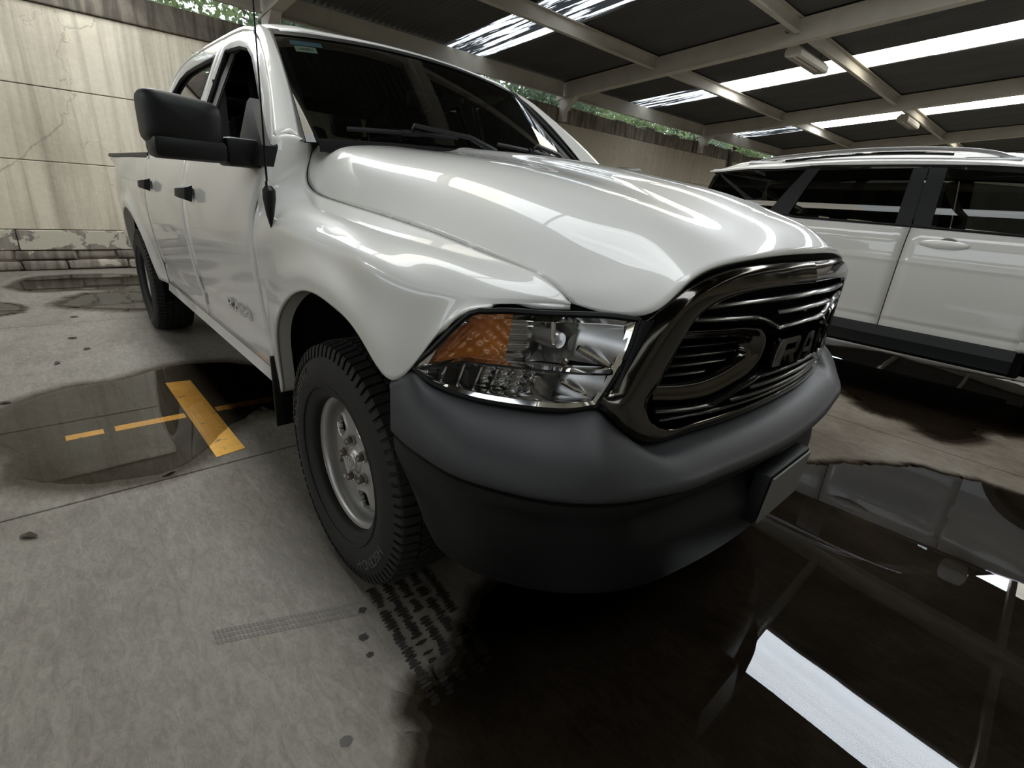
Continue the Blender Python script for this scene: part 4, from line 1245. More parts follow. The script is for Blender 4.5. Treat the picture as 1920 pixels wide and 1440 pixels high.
# wheel wells, frame, axles, floor pan
for cx, rr_, a0_ in ((0, .57, 24), (-3.569, .56, -8)):
    gl = G().lathe([(rr_ + .01, .0), (rr_, .36)], (cx, -.955, .41), 40, 'y', R(a0_), R(190))
    gl2 = G().lathe([(.02, .36), (rr_, .36)], (cx, -.955, .41), 40, 'y', R(a0_), R(190))
    gl.add(gl2.v, gl2.f)
    both('wheel_liner', gl, M['underbody'], truck)
both('mud_flap', G().bbox(-.60, -.585, -.985, -.80, .30, .60, .004), M['bplastic'], truck)
both('liner_clip', G().bbox(-.006, .006, -.004, .004, -.006, .006, .002, T=Matrix.Translation((-.50, -.955, .68))), M['trim_grey'], truck)
both('liner_clip', G().bbox(-.006, .006, -.004, .004, -.006, .006, .002, T=Matrix.Translation((-.40, -.962, .80))), M['trim_grey'], truck)
both('frame_rail', G().bbox(-4.7, .80, -.48, -.38, .42, .58, .01), M['underbody'], truck)
mesh('floor_pan', G().box(-2.82, -.62, -.92, .92, .44, .50), M['underbody'], truck, smooth=False)
mesh('engine_block', G().bbox(-.45, .72, -.50, .50, .45, .95, .05), M['underbody'], truck)
mesh('radiator', G().bbox(.66, .71, -.52, .52, .40, .98, .02), M['underbody'], truck)
mesh('firewall', G().box(-.66, -.62, -.70, .70, .45, 1.24), M['underbody'], truck, smooth=False)
mesh('rear_axle', G().tube([(-3.569, -.78, .398), (-3.569, .78, .398)], .05, 10), M['underbody'], truck)
mesh('front_axle', G().tube([(0, -.78, .398), (0, .78, .398)], .045, 10), M['underbody'], truck)
both('inner_fender', G().box(-.60, .60, -.68, -.66, .55, .98), M['underbody'], truck, smooth=False)

# ---- door handles, badges, mirrors, antenna
for nm, hx, key in (('door_handle', -1.535, 'front_door'), ('door_handle', -2.60, 'rear_door')):
    z = 1.150
    for side in (0, 1):
        d = doors[key][side]
        def hp(x, zz, off): return (x, -(Hs(x, zz) + off), zz)
        gg = G()
        prof = []
        for f in np.linspace(0, 1, 14):
            x = hx + .105 - .21 * f
            lift = .050 * math.sin(PI * min(1, .14 + f * .82))**.5 if f < .93 else .014
            hh = .024 if f > .5 else .024 + .012 * (1 - f / .5)
            prof.append([hp(x, z - hh, lift - .022), hp(x, z - hh * .7, lift + .008), hp(x, z + hh * .7, lift + .010), hp(x, z + hh, lift - .020)])
        gg.grid(np.array(prof), closed=True)
        gg.f.append((0, 1, 2, 3)); n = len(gg.v); gg.f.append((n - 1, n - 2, n - 3, n - 4))
        mesh(nm, gg, M['bplastic'], d, mirror=bool(side), angle=50)
        cup = G().lathe([(.001, 0), (.030, 0), (.036, .002)], (0, 0, 0), 20, 'y')
        cup.v = [(hx + .085 + a * 1.0, -(Hs(hx + .085, z) + .001) - b * 0, z - .004 + c * .8) for a, b, c in cup.v]
        mesh('handle_cup', cup, M['suvwhite'], d, mirror=bool(side))
# chrome badge on the door: three slanted letters
L, tot = letters('RAM', .085, .012)
for vs_, fs, x0, x1 in L:
    q = []
    for x, y, z in vs_:
        xx = -1.105 + x * (.31 / tot); zz = .688 + y * .82
        q.append((xx, -(Hs(xx, zz) + .003 + z + .004), zz))
    mesh('badge_letter', G().add(q, fs), M['chrome'], doors['front_door'][0], smooth=False)
    mesh('badge_letter', G().add([(-1.105 + .31 - (x + 1.105), y, z) for x, y, z in q], fs), M['chrome'], doors['front_door'][1], mirror=True, smooth=False)
for mir in (False, True):
    mr = empty('side_mirror', (-.6, 1.0 if mir else -1.0, 1.3), parent=truck)
    mk = lambda nm, gg, mt, **kw: mesh(nm, gg, M[mt], mr, mirror=mir, **kw)
    # triangular foot on the door
    foot = [(-.500, 1.282), (-.505, 1.345), (-.60, 1.402), (-.70, 1.462), (-.795, 1.512), (-.815, 1.500), (-.77, 1.36), (-.74, 1.285)]
    gg = G(); n = len(foot)
    fr = [GP(x, z, .030) for x, z in foot]; bk = [GP(x, z, -.02) for x, z in foot]
    c = np.mean(np.array(fr), axis=0) + [0, -.012, 0]
    gg.add(fr + bk + [tuple(c)], [(i, (i + 1) % n, 2 * n) for i in range(n)] + [(i, n + i, n + (i + 1) % n, (i + 1) % n) for i in range(n)])
    mk('mirror_foot', gg, 'bplastic', angle=30)
    # arm
    mk('mirror_arm', G().bbox(-.69, -.556, -1.060, -.945, 1.274, 1.362, .012), 'bplastic')
    # housing: rounded shell
    hc = np.array([-.615, -1.165, 1.388])
    rows = []
    for f, sc, dx in ((0, .002, .072), (0, .5, .070), (0, .80, .062), (0, .92, .050), (0, .975, .030), (0, 1.0, -.01), (0, 1.0, -.06), (0, .985, -.076), (0, .93, -.080), (0, .9, -.05)):
        ring_ = []
        for th in np.linspace(0, 2 * PI, 48, endpoint=False):
            cx_, cz_ = math.cos(th), math.sin(th)
            e_ = 6.5
            r_ = 1 / (abs(cx_)**e_ + abs(cz_)**e_)**(1 / e_)
            yy = r_ * cx_ * .107; zz = r_ * cz_ * .076
            zz += -.010 * (yy / .107) if zz > 0 else .022 * (yy / .107) * .0
            if zz < 0 and yy < 0: zz *= 1 - .10 * (-yy / .107)
            ring_.append(hc + [dx, yy * sc * (1 if yy < 0 else 1.0), zz * sc])
        rows.append(ring_)
    mk('mirror_housing', G().grid(np.array(rows), closed=True), 'bplastic', angle=60)
    mk('mirror_glass', G().bbox(-.672, -.668, -1.262, -1.068, 1.305, 1.452, .002), 'chrome')
    # crease band on the lower half of the housing
    mk('mirror_lower_cap', G().bbox(-.68, -.543, -1.262, -1.058, 1.280, 1.345, .020), 'bplastic')
# antenna on the right fender
an = empty('antenna', (-.40, -1.0, 1.14), parent=truck)
b0 = np.array([-.395, -1.0, 1.165])
gg = G().lathe([(.001, .02), (.014, .018), (.026, .006), (.026, -.02), (.016, -.07), (.002, -.110)], (0, 0, 0), 16, 'z')
gg.v = [(x * 1.15 + b0[0] - .10 * max(0, -z) , y * .7 + b0[1] + .004, z + b0[2] + .04) for x, y, z in gg.v]
mesh('antenna_base', gg, M['bplastic'], an)
p0 = b0 + [0, 0, .055]; p1 = np.array([-.76, -.87, 2.02])
mesh('antenna_collar', G().tube([p0 - [0, 0, .01], p0 + (p1 - p0) * .02], .006, 8), M['chrome'], an)
mesh('antenna_mast', G().tube([p0 + (p1 - p0) * t for t in np.linspace(0, 1, 8)], [.0034] * 2 + [.0026] * 6, 8), M['gloss'], an)

# ---- cabin seen through the glass
def seat(cx, cy, w, parent=truck):
    s = empty('seat', (cx, cy, .85), parent=truck)
    mesh('seat_cushion', G().bbox(cx - .25, cx + .27, cy - w, cy + w, .78, .98, .06), M['interior'], s)
    Tb = Matrix.Translation((cx - .25, cy, .95)) @ Matrix.Rotation(R(-16), 4, 'Y')
    mesh('seat_back', G().bbox(-.07, .08, -w, w, 0, .62, .06, T=Tb), M['interior'], s)
    for yy in ((0,) if w < .4 else (-.42, .42)):
        mesh('headrest', G().bbox(-.05, .06, yy - .13, yy + .13, .66, .86, .05, T=Tb), M['interior'], s)
seat(-1.50, -.42, .27); seat(-1.50, .42, .27); seat(-2.38, 0, .68)
dash = np.array([[(-.72 + .10 * (1 - (y / .88)**2), y, 1.30), (-.88, y, 1.34 + .02 * math.exp(-((y - .40) / .18)**2)), (-1.02, y, 1.31), (-1.06, y, 1.22), (-1.00, y, 1.0), (-.90, y, .75)] for y in np.linspace(-.88, .88, 24)])
mesh('dashboard', G().grid(loft(dash, 40, 20)), M['interior'], truck)
stw = empty('steering_wheel', (-1.12, .40, 1.2), parent=truck)
Ts = Matrix.Translation((-1.14, .40, 1.20)) @ Matrix.Rotation(R(-62), 4, 'Y')
th = np.linspace(0, 2 * PI, 33)
mesh('wheel_rim', G().tube([tuple(Ts @ Vector((.185 * math.cos(a), .185 * math.sin(a), 0))) for a in th], .015, 8, caps=False), M['interior'], stw)
mesh('wheel_hub', G().bbox(-.07, .07, -.08, .08, -.02, .02, .02, T=Ts), M['interior'], stw)
for a in (0, PI, -PI / 2): mesh('wheel_spoke', G().tube([tuple(Ts @ Vector((.05 * math.cos(a + PI / 2), .05 * math.sin(a + PI / 2), 0))), tuple(Ts @ Vector((.18 * math.cos(a + PI / 2), .18 * math.sin(a + PI / 2), 0)))], .013, 6), M['interior'], stw)
both('inner_pillar_trim', G().grid(np.array([[GP(x, z, -.05), GP(x - .09, z, -.06)] for x, z in ((-1.60, 1.30), (-1.60, 1.5), (-1.59, 1.7), (-1.58, 1.80))])), M['trim_grey'], truck)
mesh('headliner', G().grid(Pr[::4, ::4] * [1, .97, 1] - [0, 0, .035]), M['interior'], truck, hint=(0, 0, -1))
both('inner_door_trim', G().box(-1.66, -.66, -.905, -.88, .55, 1.32), M['interior'], truck, smooth=False)
both('inner_door_trim', G().box(-2.74, -1.70, -.905, -.88, .55, 1.32), M['interior'], truck, smooth=False)
mesh('rear_mirror', G().bbox(-1.03, -1.00, -.12, .12, 1.62, 1.69, .012), M['bplastic'], truck)
mesh('seat_belt', G().box(-1.615, -1.610, -.815, -.765, 1.0, 1.66), M['interior'], truck, smooth=False)

# ================================================================== SUV parked beyond the truck
SX, SY = 0.0, 4.37          # x as in the shared frame, centre line y
suv = empty('suv', (.6, SY, 0), 'white suv with black sill cladding and roof rails parked beyond the pickup', 'car')
stab = itp([(.22, .84), (.30, .875), (.45, .905), (.50, .905), (.56, .912), (.75, .926), (.95, .928), (1.08, .922), (1.17, .912), (1.26, .882), (1.38, .852), (1.52, .806), (1.64, .757), (1.72, .715), (1.80, .655), (1.9, .6)])
SWC = [(-.92, .345), (1.83, .345)]
def sH(x, z):
    h = stab(z)
    h -= .16 * max(0, (x - 1.9) / .85)**2 + .10 * max(0, (-x - .95) / .6)**2
    if z < 1.2: h += .012 * math.exp(-((z - 1.10) / .03)**2) * 0
    return h
def sp(x, z, off=0.0): return (x, SY - (sH(x, z) + off), z)
def smir(gg):
    k = G(); k.v = [(x, 2 * SY - y, z) for x, y, z in gg.v]; k.f = [f[::-1] for f in gg.f]; return k
def sboth(name, gg, mat, hint=None, parent=None, **kw):
    hm = None if hint is None else (hint[0], -hint[1], hint[2])
    return mesh(name, gg, mat, parent or suv, hint=hint, **kw), mesh(name, smir(gg), mat, parent or suv, hint=hm, **kw)
def spanel(xf, xr, z0, z1, nx=12, nz=20):
    P = []
    for f in np.linspace(0, 1, nx):
        col = []
        for t in np.linspace(0, 1, nz):
            zz0, zz1 = z0(f), z1(f); z = zz0 + (zz1 - zz0) * t
            x = xf(z) + (xr(z) - xf(z)) * f
            dent = .007 * math.exp(-((z - 1.0) / .016)**2) - .007 * math.exp(-((z - .535) / .014)**2) + .004 * math.exp(-((z - .56) / .02)**2)
            col.append((x, SY - (sH(x, z) + dent), z))
        P.append(col)
    return np.array(P)
belt = lambda x: 1.262 + (.010 if x < 0 else 0) - .012 * max(0, x - .4)
SH_ = (0, -1, 0)
sdoor = {}
sdoor['front'] = sboth('front_door', G().grid(spanel(lambda z: 1.36 - .06 * max(0, .9 - z), lambda z: .463, lambda f: .47, lambda f: belt(1.36 - f * .9), 12, 60)), M['suvwhite'], SH_, solid=.012, angle=60)
# rear door: its rear edge follows the wheel arch
def rd_back(z): return -.60 + (.0 if z > .72 else 0) + (max(0, .72 - z) * .42)
sdoor['rear'] = sboth('rear_door', G().grid(spanel(lambda z: .455, rd_back, lambda f: .47, lambda f: belt(.45 - f), 12, 60)), M['suvwhite'], SH_, solid=.012, angle=60)
def sarch(cx, r, degs): return [(cx + r * math.cos(R(a)), .36 + r * math.sin(R(a))) for a in degs]
def arch_panel(Bl, tl, ztop, nu=60):
    C = []
    for (bx, bz), tx in zip(Bl, tl):
        col = []
        for f in np.linspace(0, 1, 8):
            z = bz + (ztop(tx) - bz) * f; x = bx + (tx - bx) * f
            col.append((x, SY - sH(x, z), z))
        C.append(col)
    return loft(np.array(C), nu, 24)
Bq = [(-1.52, .62), (-1.42, .50)] + sarch(-.92, .40, (165, 140, 110, 80, 50, 30)) + [(-.50, .47)]
tq = [-1.43, -1.36, -1.26, -1.14, -1.02, -.90, -.78, -.68, -.608]
sboth('rear_quarter', G().grid(arch_panel(Bq, tq, lambda x: 1.268 + .03 * max(0, -x - .6))), M['suvwhite'], SH_, solid=.012, angle=60)
Bf = [(1.305, .47)] + sarch(1.83, .40, (160, 130, 100, 70, 40, 15)) + [(2.36, .50), (2.52, .60)]
tf = [1.368, 1.45, 1.55, 1.68, 1.82, 1.98, 2.14, 2.30, 2.40]
sboth('front_fender', G().grid(arch_panel(Bf, tf, lambda x: 1.245 - .22 * max(0, (x - 1.70))**1.2)), M['suvwhite'], SH_, solid=.012, angle=60)
# black cladding: sill and arches
P = []
for x in np.linspace(-.52, 1.32, 30):
    P.append([(x, SY - sH(x, .475) - .002, .478), (x, SY - sH(x, .46) - .022, .462), (x, SY - sH(x, .40) - .028, .40), (x, SY - .885, .335), (x, SY - .870, .30), (x, SY - .80, .27)])
sboth('sill_cladding', G().grid(np.array(P)), M['bumper'], (0, -1, -.2), angle=30)
for cx, a0, a1 in ((-.92, 172, 20), (1.83, 165, 8)):
    rows = []
    for a in np.linspace(a0, a1, 40):
        pts = []
        for r_, off in ((.365, -.06), (.37, .018), (.40, .026), (.43, .014), (.432, -.004)):
            x, z = cx + r_ * math.cos(R(a)), .36 + r_ * math.sin(R(a)); pts.append((x, SY - sH(x, max(z, .3)) - off, z))
        rows.append(pts)
    sboth('arch_cladding', G().grid(np.array(rows)), M['bumper'], None, angle=40)
    sboth('wheel_liner', G().lathe([(.375, -.88), (.37, -.55)], (cx, SY, .36), 30, 'y', R(-10), R(190)), M['underbody'])
# greenhouse glass and pillars on the side
def spg(x, z, off=0.0): return (x, SY - (stab(z) + off), z)
def spoly(L, mat, name, off, par=None, depth=.012):
    gg = pane_grid(L, lambda x, z: spg(x, z, off))
    return sboth(name, gg, mat, SH_)
def dens(L, n=6):
    out = []
    for a, b in zip(L, L[1:] + L[:1]):
        for t in np.linspace(0, 1, n, endpoint=False): out.append((a[0] + (b[0] - a[0]) * t, a[1] + (b[1] - a[1]) * t))
    return out
spoly(dens([(-.47, 1.287), (.355, 1.268), (.325, 1.690), (-.30, 1.682), (-.36, 1.66)]), M['privglass'], 'rear_door_glass', -.010)
spoly(dens([(.575, 1.264), (1.50, 1.250), (1.40, 1.40), (1.19, 1.59), (1.00, 1.685), (.53, 1.692)]), M['tglass'], 'front_door_glass', -.010)
spoly(dens([(-1.33, 1.42), (-1.24, 1.33), (-.62, 1.29), (-.50, 1.50), (-.42, 1.665), (-.70, 1.655), (-1.22, 1.635), (-1.30, 1.60)]), M['privglass'], 'quarter_glass', -.004)
for L in ([(-.66, 1.272), (-.47, 1.272), (-.355, 1.67), (-.30, 1.702), (-.44, 1.702), (-.50, 1.58)], [(.35, 1.262), (.456, 1.262), (.415, 1.712), (.320, 1.710)], [(.466, 1.262), (.580, 1.262), (.532, 1.712), (.425, 1.712)],
          [(1.48, 1.245), (1.74, 1.24), (1.55, 1.42), (1.29, 1.62), (1.14, 1.702), (.98, 1.712), (1.17, 1.60), (1.38, 1.40)]):
    spoly(dens(L), M['bplastic'], 'window_pillar', .002)
# dark inner skin that closes the pillars; gloss strip over the windows, chrome-less belt moulding
tb_ = [(-1.30, 1.612), (-1.0, 1.650), (-.66, 1.662), (-.44, 1.690), (-.1, 1.702), (.3, 1.710), (.6, 1.710), (.85, 1.706), (1.05, 1.692)]
sboth('window_top_trim', G().tube([spg(x, z, -.004) for x, z in curve([(a, 0, b) for a, b in tb_], 30)[:, [0, 2]]], .010, 6), M['gloss'])
sboth('belt_moulding', G().tube([spg(x, 1.264 + (.012 if x < -.4 else 0) - .012 * max(0, x - .4), .006) for x in np.linspace(-.64, 1.68, 30)], .010, 6), M['bplastic'])
# roof with side rails above the glass
rows = []
for x, h0, z0, zc in ((-1.34, .60, 1.640, 1.672), (-1.20, .665, 1.668, 1.715), (-.9, .70, 1.695, 1.755), (-.55, .705, 1.718, 1.785), (-.2, .705, 1.735, 1.806), (.2, .705, 1.742, 1.818), (.6, .705, 1.740, 1.818), (.9, .70, 1.730, 1.806), (1.1, .688, 1.712, 1.786), (1.22, .66, 1.688, 1.765)):
    r_ = []
    for t in np.linspace(-1, 1, 21):
        e_ = abs(t)
        z = z0 + (zc - z0) * (1 - e_**2.2) + (.045 * (1 - e_**8) if e_ < 1 else 0) - .0
        r_.append((x, SY + h0 * t, z))
    rows.append(r_)
mesh('roof', G().grid(loft(np.array(rows), 50, 60)), M['suvwhite'], suv, hint=(0, 0, 1), angle=60)
# roof side strip between glass and roof edge
rows = []
for x, zt in ((-1.36, 1.645), (-1.20, 1.672), (-.9, 1.699), (-.66, 1.712), (-.44, 1.728), (-.2, 1.740), (.2, 1.748), (.6, 1.745), (.9, 1.735), (1.1, 1.716), (1.22, 1.692)):
    zb_ = np.interp(x, [-1.36, -1.3, -.66, -.44, .3, 1.0, 1.22], [1.628, 1.628, 1.668, 1.696, 1.714, 1.704, 1.655])
    h_t = np.interp(x, [-1.36, -1.2, -.9, -.2, .6, .9, 1.1, 1.22], [.60, .665, .70, .705, .705, .70, .688, .66])
    rows.append([spg(x, zb_, .000), spg(x, (zb_ + zt) / 2, .006), (x, SY - h_t - .004, zt + .002), (x, SY - h_t + .03, zt + .022)])
sboth('roof_side', G().grid(loft(np.array(rows), 40, 10)), M['suvwhite'], (0, -1, .4), angle=60)
# rails
rl = [(-1.0, 1.722), (-.85, 1.752), (-.6, 1.785), (-.25, 1.818), (.15, 1.836), (.5, 1.832), (.75, 1.808), (.92, 1.762)]
rpts = curve([(x, 0, z) for x, z in rl], 50)
sboth('roof_rail', G().tube([(x, SY - .655 + .02 * 0, z) for x, _, z in rpts], [.012] * 3 + [.017] * 44 + [.012] * 3, 8, sy=1.2), M['satin'])
rows = [[(x, SY - .655, z - .004), (x, SY - .655, z - .030 - (.028 if -.7 < x < .62 else 0) * 0)] for x, _, z in rpts]
sboth('rail_gap', G().tube([(x, SY - .66, z - .034) for x, _, z in rpts[8:40]], .011, 6), M['gloss'])
sboth('rail_foot', G().bbox(-1.02, -.70, SY - .68, SY - .63, 1.70, 1.745, .012), M['satin'])
sboth('rail_foot', G().bbox(.60, .93, SY - .68, SY - .63, 1.745, 1.778, .012), M['satin'])
# tail: spoiler lip, rear glass, hatch, bumper
mesh('tail_spoiler', G().bbox(-1.42, -1.20, SY - .60, SY + .60, 1.640, 1.668, .012), M['suvwhite'], suv)
mesh('rear_glass', G().grid(np.array([[(x, SY + t * (.60 + .12 * k), z) for t in np.linspace(-1, 1, 12)] for k, (x, z) in enumerate(((-1.33, 1.63), (-1.44, 1.28)))])), M['privglass'], suv, hint=(-1, 0, .3))
mesh('hatch', G().grid(np.array([[(x, SY + t * w_, z) for t in np.linspace(-1, 1, 12)] for x, z, w_ in ((-1.44, 1.28, .80), (-1.50, 1.10, .82), (-1.52, .85, .84), (-1.50, .66, .84))])), M['suvwhite'], suv, hint=(-1, 0, 0))
sboth('tail_lamp', G().bbox(-1.50, -1.36, SY - .85, SY - .55, 1.02, 1.20, .03), M['amber'])
mesh('rear_bumper', G().bbox(-1.60, -1.38, SY - .84, SY + .84, .32, .66, .06), M['bumper'], suv)
# bonnet, windscreen, nose
rows = []
for x, h0, z0, zc in ((1.55, .80, 1.245, 1.29), (1.75, .84, 1.238, 1.285), (2.0, .83, 1.19, 1.24), (2.3, .78, 1.10, 1.16), (2.48, .70, .98, 1.05)):
    rows.append([(x + .05 * (1 - t * t), SY + h0 * t, z0 + (zc - z0) * (1 - abs(t)**2.5)) for t in np.linspace(-1, 1, 15)])
mesh('bonnet', G().grid(loft(np.array(rows), 30, 30)), M['suvwhite'], suv, hint=(0, 0, 1))
rows = [[(x + .10 * (1 - t * t), SY + h0 * t, z + .02 * (1 - t * t)) for t in np.linspace(-1, 1, 15)] for x, h0, z in ((1.20, .655, 1.70), (1.48, .745, 1.48), (1.76, .82, 1.25))]
mesh('windscreen', G().grid(loft(np.array(rows), 14, 24)), M['wsglass'], suv, hint=(1, 0, .5))
rows = [[(x + .16 * (1 - t * t), SY + h0 * t, z) for t in np.linspace(-1, 1, 15)] for x, h0, z in ((2.42, .70, 1.0), (2.52, .78, .85), (2.55, .80, .60), (2.48, .80, .35), (2.3, .75, .28))]
mesh('front_bumper', G().grid(loft(np.array(rows), 24, 24)), M['suvwhite'], suv, hint=(1, 0, 0))
mesh('grille', G().bbox(2.60, 2.70, SY - .45, SY + .45, .66, .86, .03), M['gloss'], suv)
sboth('headlamp', G().bbox(2.38, 2.60, SY - .78, SY - .48, .82, .95, .03), M['lens'])
# handles, mirror, wheels, underside, cabin
for key, hx in (('front', .70), ('rear', -.35)):
    for s_ in (0, 1):
        rows = []
        for f in np.linspace(0, 1, 14):
            x = hx + .155 - .31 * f; lift = .004 + .030 * math.sin(PI * f)**.6; hh = .008 + .022 * math.sin(PI * min(1, f * 1.02))**.5
            rows.append([sp(x, 1.150 - hh, lift - .012), sp(x, 1.150 - hh * .4, lift), sp(x, 1.155 + hh * .4, lift), sp(x, 1.150 + hh, lift - .012)])
        gg = G().grid(np.array(rows), closed=True)
        cup = G().lathe([(.001, .0), (.050, .0), (.058, -.001)], (0, 0, 0), 24, 'y'); cup.v = [(hx + .02 + a, sp(hx, 1.16)[1] - .0015, 1.165 + c * .55) for a, b, c in cup.v]
        mesh('door_handle', gg if s_ == 0 else smir(gg), M['suvwhite'], sdoor[key][s_], angle=60)
        mesh('handle_cup', cup if s_ == 0 else smir(cup), M['trim_grey'], sdoor[key][s_])
sboth('side_mirror', G().bbox(1.42, 1.60, SY - 1.10, SY - .90, 1.24, 1.38, .05), M['suvwhite'])
def suv_wheel():
    w = empty('wheel', (0, 0, 0))
    prof = curve([(.215, .09, 0), (.235, .108, 0), (.29, .112, 0), (.325, .10, 0), (.343, .08, 0), (.345, 0, 0), (.343, -.08, 0), (.325, -.10, 0), (.29, -.112, 0), (.235, -.108, 0), (.215, -.09, 0)], 40)
    mesh('tyre', G().lathe([(a, b) for a, b, _ in prof], (0, 0, 0), 60), M['rubber'], w)
    mesh('rim', G().lathe([(.19, .08), (.195, -.06), (.215, -.095), (.225, -.10), (.228, -.09)], (0, 0, 0), 60), M['steel'], w)
    for k in range(10):
        a = 2 * PI * k / 10
        mesh('spoke', G().tube([(.04 * math.cos(a), -.085, .04 * math.sin(a)), (.12 * math.cos(a), -.09, .12 * math.sin(a)), (.20 * math.cos(a), -.075, .20 * math.sin(a))], [.016, .013, .015], 6), M['steel'], w)
    mesh('hub_cap', G().lathe([(.001, -.10), (.03, -.098), (.045, -.085), (.05, -.05)], (0, 0, 0), 24), M['steel'], w)
    mesh('brake_disc', G().lathe([(.001, -.02), (.16, -.02), (.165, 0)], (0, 0, 0), 40), M['darkmetal'], w)
    return w
sw0 = suv_wheel()
for k, (cx, cy, rz) in enumerate(((-.92, SY - .80, 0), (1.83, SY - .80, 0), (-.92, SY + .80, PI), (1.83, SY + .80, PI))):
    w = sw0 if k == 0 else sws.pop()
    if k == 0: sws = [copy_tree(sw0) for _ in range(3)]
    w.location = (cx, cy, .345); w.rotation_euler = (0, 0, rz); child(w, suv)
mesh('underbody', G().bbox(-1.45, 2.35, SY - .55, SY + .55, .24, .46, .02), M['underbody'], suv, smooth=False)
mesh('underbody', G().bbox(-.48, 1.38, SY - .84, SY + .84, .27, .46, .02), M['underbody'], suv, smooth=False)
def sseat(cx, cy, w):
    s = empty('seat', (cx, cy, .7), parent=suv)
    mesh('seat_cushion', G().bbox(cx - .25, cx + .25, cy - w, cy + w, .62, .80, .06), M['interior'], s)
    Tb = Matrix.Translation((cx - .22, cy, .78)) @ Matrix.Rotation(R(-16), 4, 'Y')
    mesh('seat_back', G().bbox(-.07, .08, -w, w, 0, .58, .06, T=Tb), M['interior'], s)
    mesh('headrest', G().bbox(-.05, .05, -.13, .13, .62, .80, .05, T=Tb), M['interior'], s)
for yy in (-.38, .38): sseat(.55, SY + yy, .26); sseat(-.40, SY + yy, .30)
mesh('cabin_floor', G().box(-1.3, 1.35, SY - .78, SY + .78, .50, .58), M['interior'], suv, smooth=False)
mesh('dashboard', G().bbox(1.0, 1.35, SY - .75, SY + .75, .75, 1.2, .06), M['interior'], suv)
mesh('parcel_shelf', G().box(-1.35, -.72, SY - .75, SY + .75, 1.0, 1.10), M['interior'], suv, smooth=False)

# ================================================================== things on the floor
def outline(px, n=120, rag=.006):
    P = np.array([ground_at(u, v)[:2] for u, v in px]); P = np.concatenate([P, P[:1]])
    c = curve(np.c_[P, np.zeros(len(P))], n)[:-1, :2]
    jit = np.array([[math.sin(i * 1.7) * .6 + math.sin(i * .61 + 1) + .5 * math.sin(i * 2.9), math.cos(i * 1.3) * .6 + math.sin(i * .47) + .5 * math.cos(i * 2.3)] for i in range(len(c))]) * rag
    return c + jit
def fill(name, c, z, mat, parent=None):
    bm = bmesh.new(); vs_ = [bm.verts.new((x, y, z)) for x, y in c]
    f = bm.faces.new(vs_)
    bmesh.ops.triangulate(bm, faces=[f])
    bmesh.ops.recalc_face_normals(bm, faces=bm.faces[:])
    me = bpy.data.meshes.new(name); bm.to_mesh(me); bm.free()
    orient(me, (0, 0, 1)); me.materials.append(mat)
    o = bpy.data.objects.new(name, me); COL.objects.link(o)
    if parent is not None: child(o, parent)
    return o
def margin(name, c, parent, mat, w=.12, z=.0008):
    """damp ring round a water outline"""
    n = len(c); t = np.roll(c, -1, 0) - np.roll(c, 1, 0); nn = np.c_[t[:, 1], -t[:, 0]]; nn /= np.linalg.norm(nn, axis=1)[:, None] + 1e-9
    area = np.sum(c[:, 0] * np.roll(c[:, 1], -1) - np.roll(c[:, 0], -1) * c[:, 1])
    if area < 0: nn = -nn
    rings = [c, c + nn * w * .4, c + nn * w]
    gg = G().grid(np.array([np.c_[r_, np.full(n, z)] for r_ in rings]), closed=True)
    o = mesh(name, gg, mat, parent, hint=(0, 0, 1), smooth=False)
    at_ = o.data.attributes.new('edge', 'FLOAT', 'POINT')
    at_.data.foreach_set('value', np.repeat([1.0, .5, 0.0], n))
    f_ = fill('wet_bed', c, z, mat, parent)
    at_ = f_.data.attributes.new('edge', 'FLOAT', 'POINT'); at_.data.foreach_set('value', np.full(len(f_.data.vertices), 1.6))
    return o
PUD = [
    ([(-60, 800), (0, 777), (66, 747), (150, 725), (233, 713), (283, 697), (350, 683), (417, 680), (490, 688), (540, 720), (560, 760), (520, 775), (493, 763), (455, 785), (430, 800), (400, 830), (367, 857), (317, 883), (250, 897), (133, 907), (60, 900), (30, 883), (45, 862), (0, 833), (-70, 830)],
     'shallow puddle over the yellow parking mark beside the pickup', 'puddle'),
    ([(786, 1470), (797, 1377), (800, 1293), (822, 1272), (850, 1262), (872, 1205), (893, 1145), (950, 1090), (1060, 1020), (1200, 960), (1330, 925), (1440, 895), (1501, 875), (1619, 873), (1746, 883), (1830, 906), (1920, 934), (2050, 985), (2300, 1250), (2200, 1640), (1500, 1700), (1000, 1600)],
     'large dark puddle spreading in front of the pickup bumper', 'puddle'),
    ([(1545, 690), (1600, 745), (1640, 770), (1690, 785), (1760, 822), (1800, 826), (1835, 806), (1900, 812), (1990, 790), (2000, 740), (1900, 715), (1760, 690), (1650, 662), (1560, 650)],
     'dark puddle lying beneath the suv sill', 'puddle'),
    ([(20, 537), (70, 520), (160, 515), (262, 517), (300, 526), (270, 541), (150, 543), (60, 546)],
     'narrow puddle along the foot of the stained back wall', 'puddle'),
    ([(115, 572), (180, 551), (250, 549), (290, 560), (280, 578), (200, 578)],
     'small damp puddle behind the pickup rear wheel', 'puddle'),
    ([(-40, 590), (-20, 568), (15, 571), (36, 577), (18, 588), (-10, 592)],
     'small puddle at the left edge below the wall', 'puddle'),
]
for k, (px, lab, cat) in enumerate(PUD):
    c = outline(px, 160 if k == 0 else 320 if k == 1 else 160, (.006, .013, .02, .006, .006, .006)[k])
    root = empty('puddle', (float(c[:, 0].mean()), float(c[:, 1].mean()), 0), lab, cat)
    fill('water_sheet', c, .0035, M['water'], root)
    margin('damp_margin', c, root, w=(.16, .10, .14, .12, .2, .1)[k], mat=M['mud' if k in (1, 2) else 'damp'])

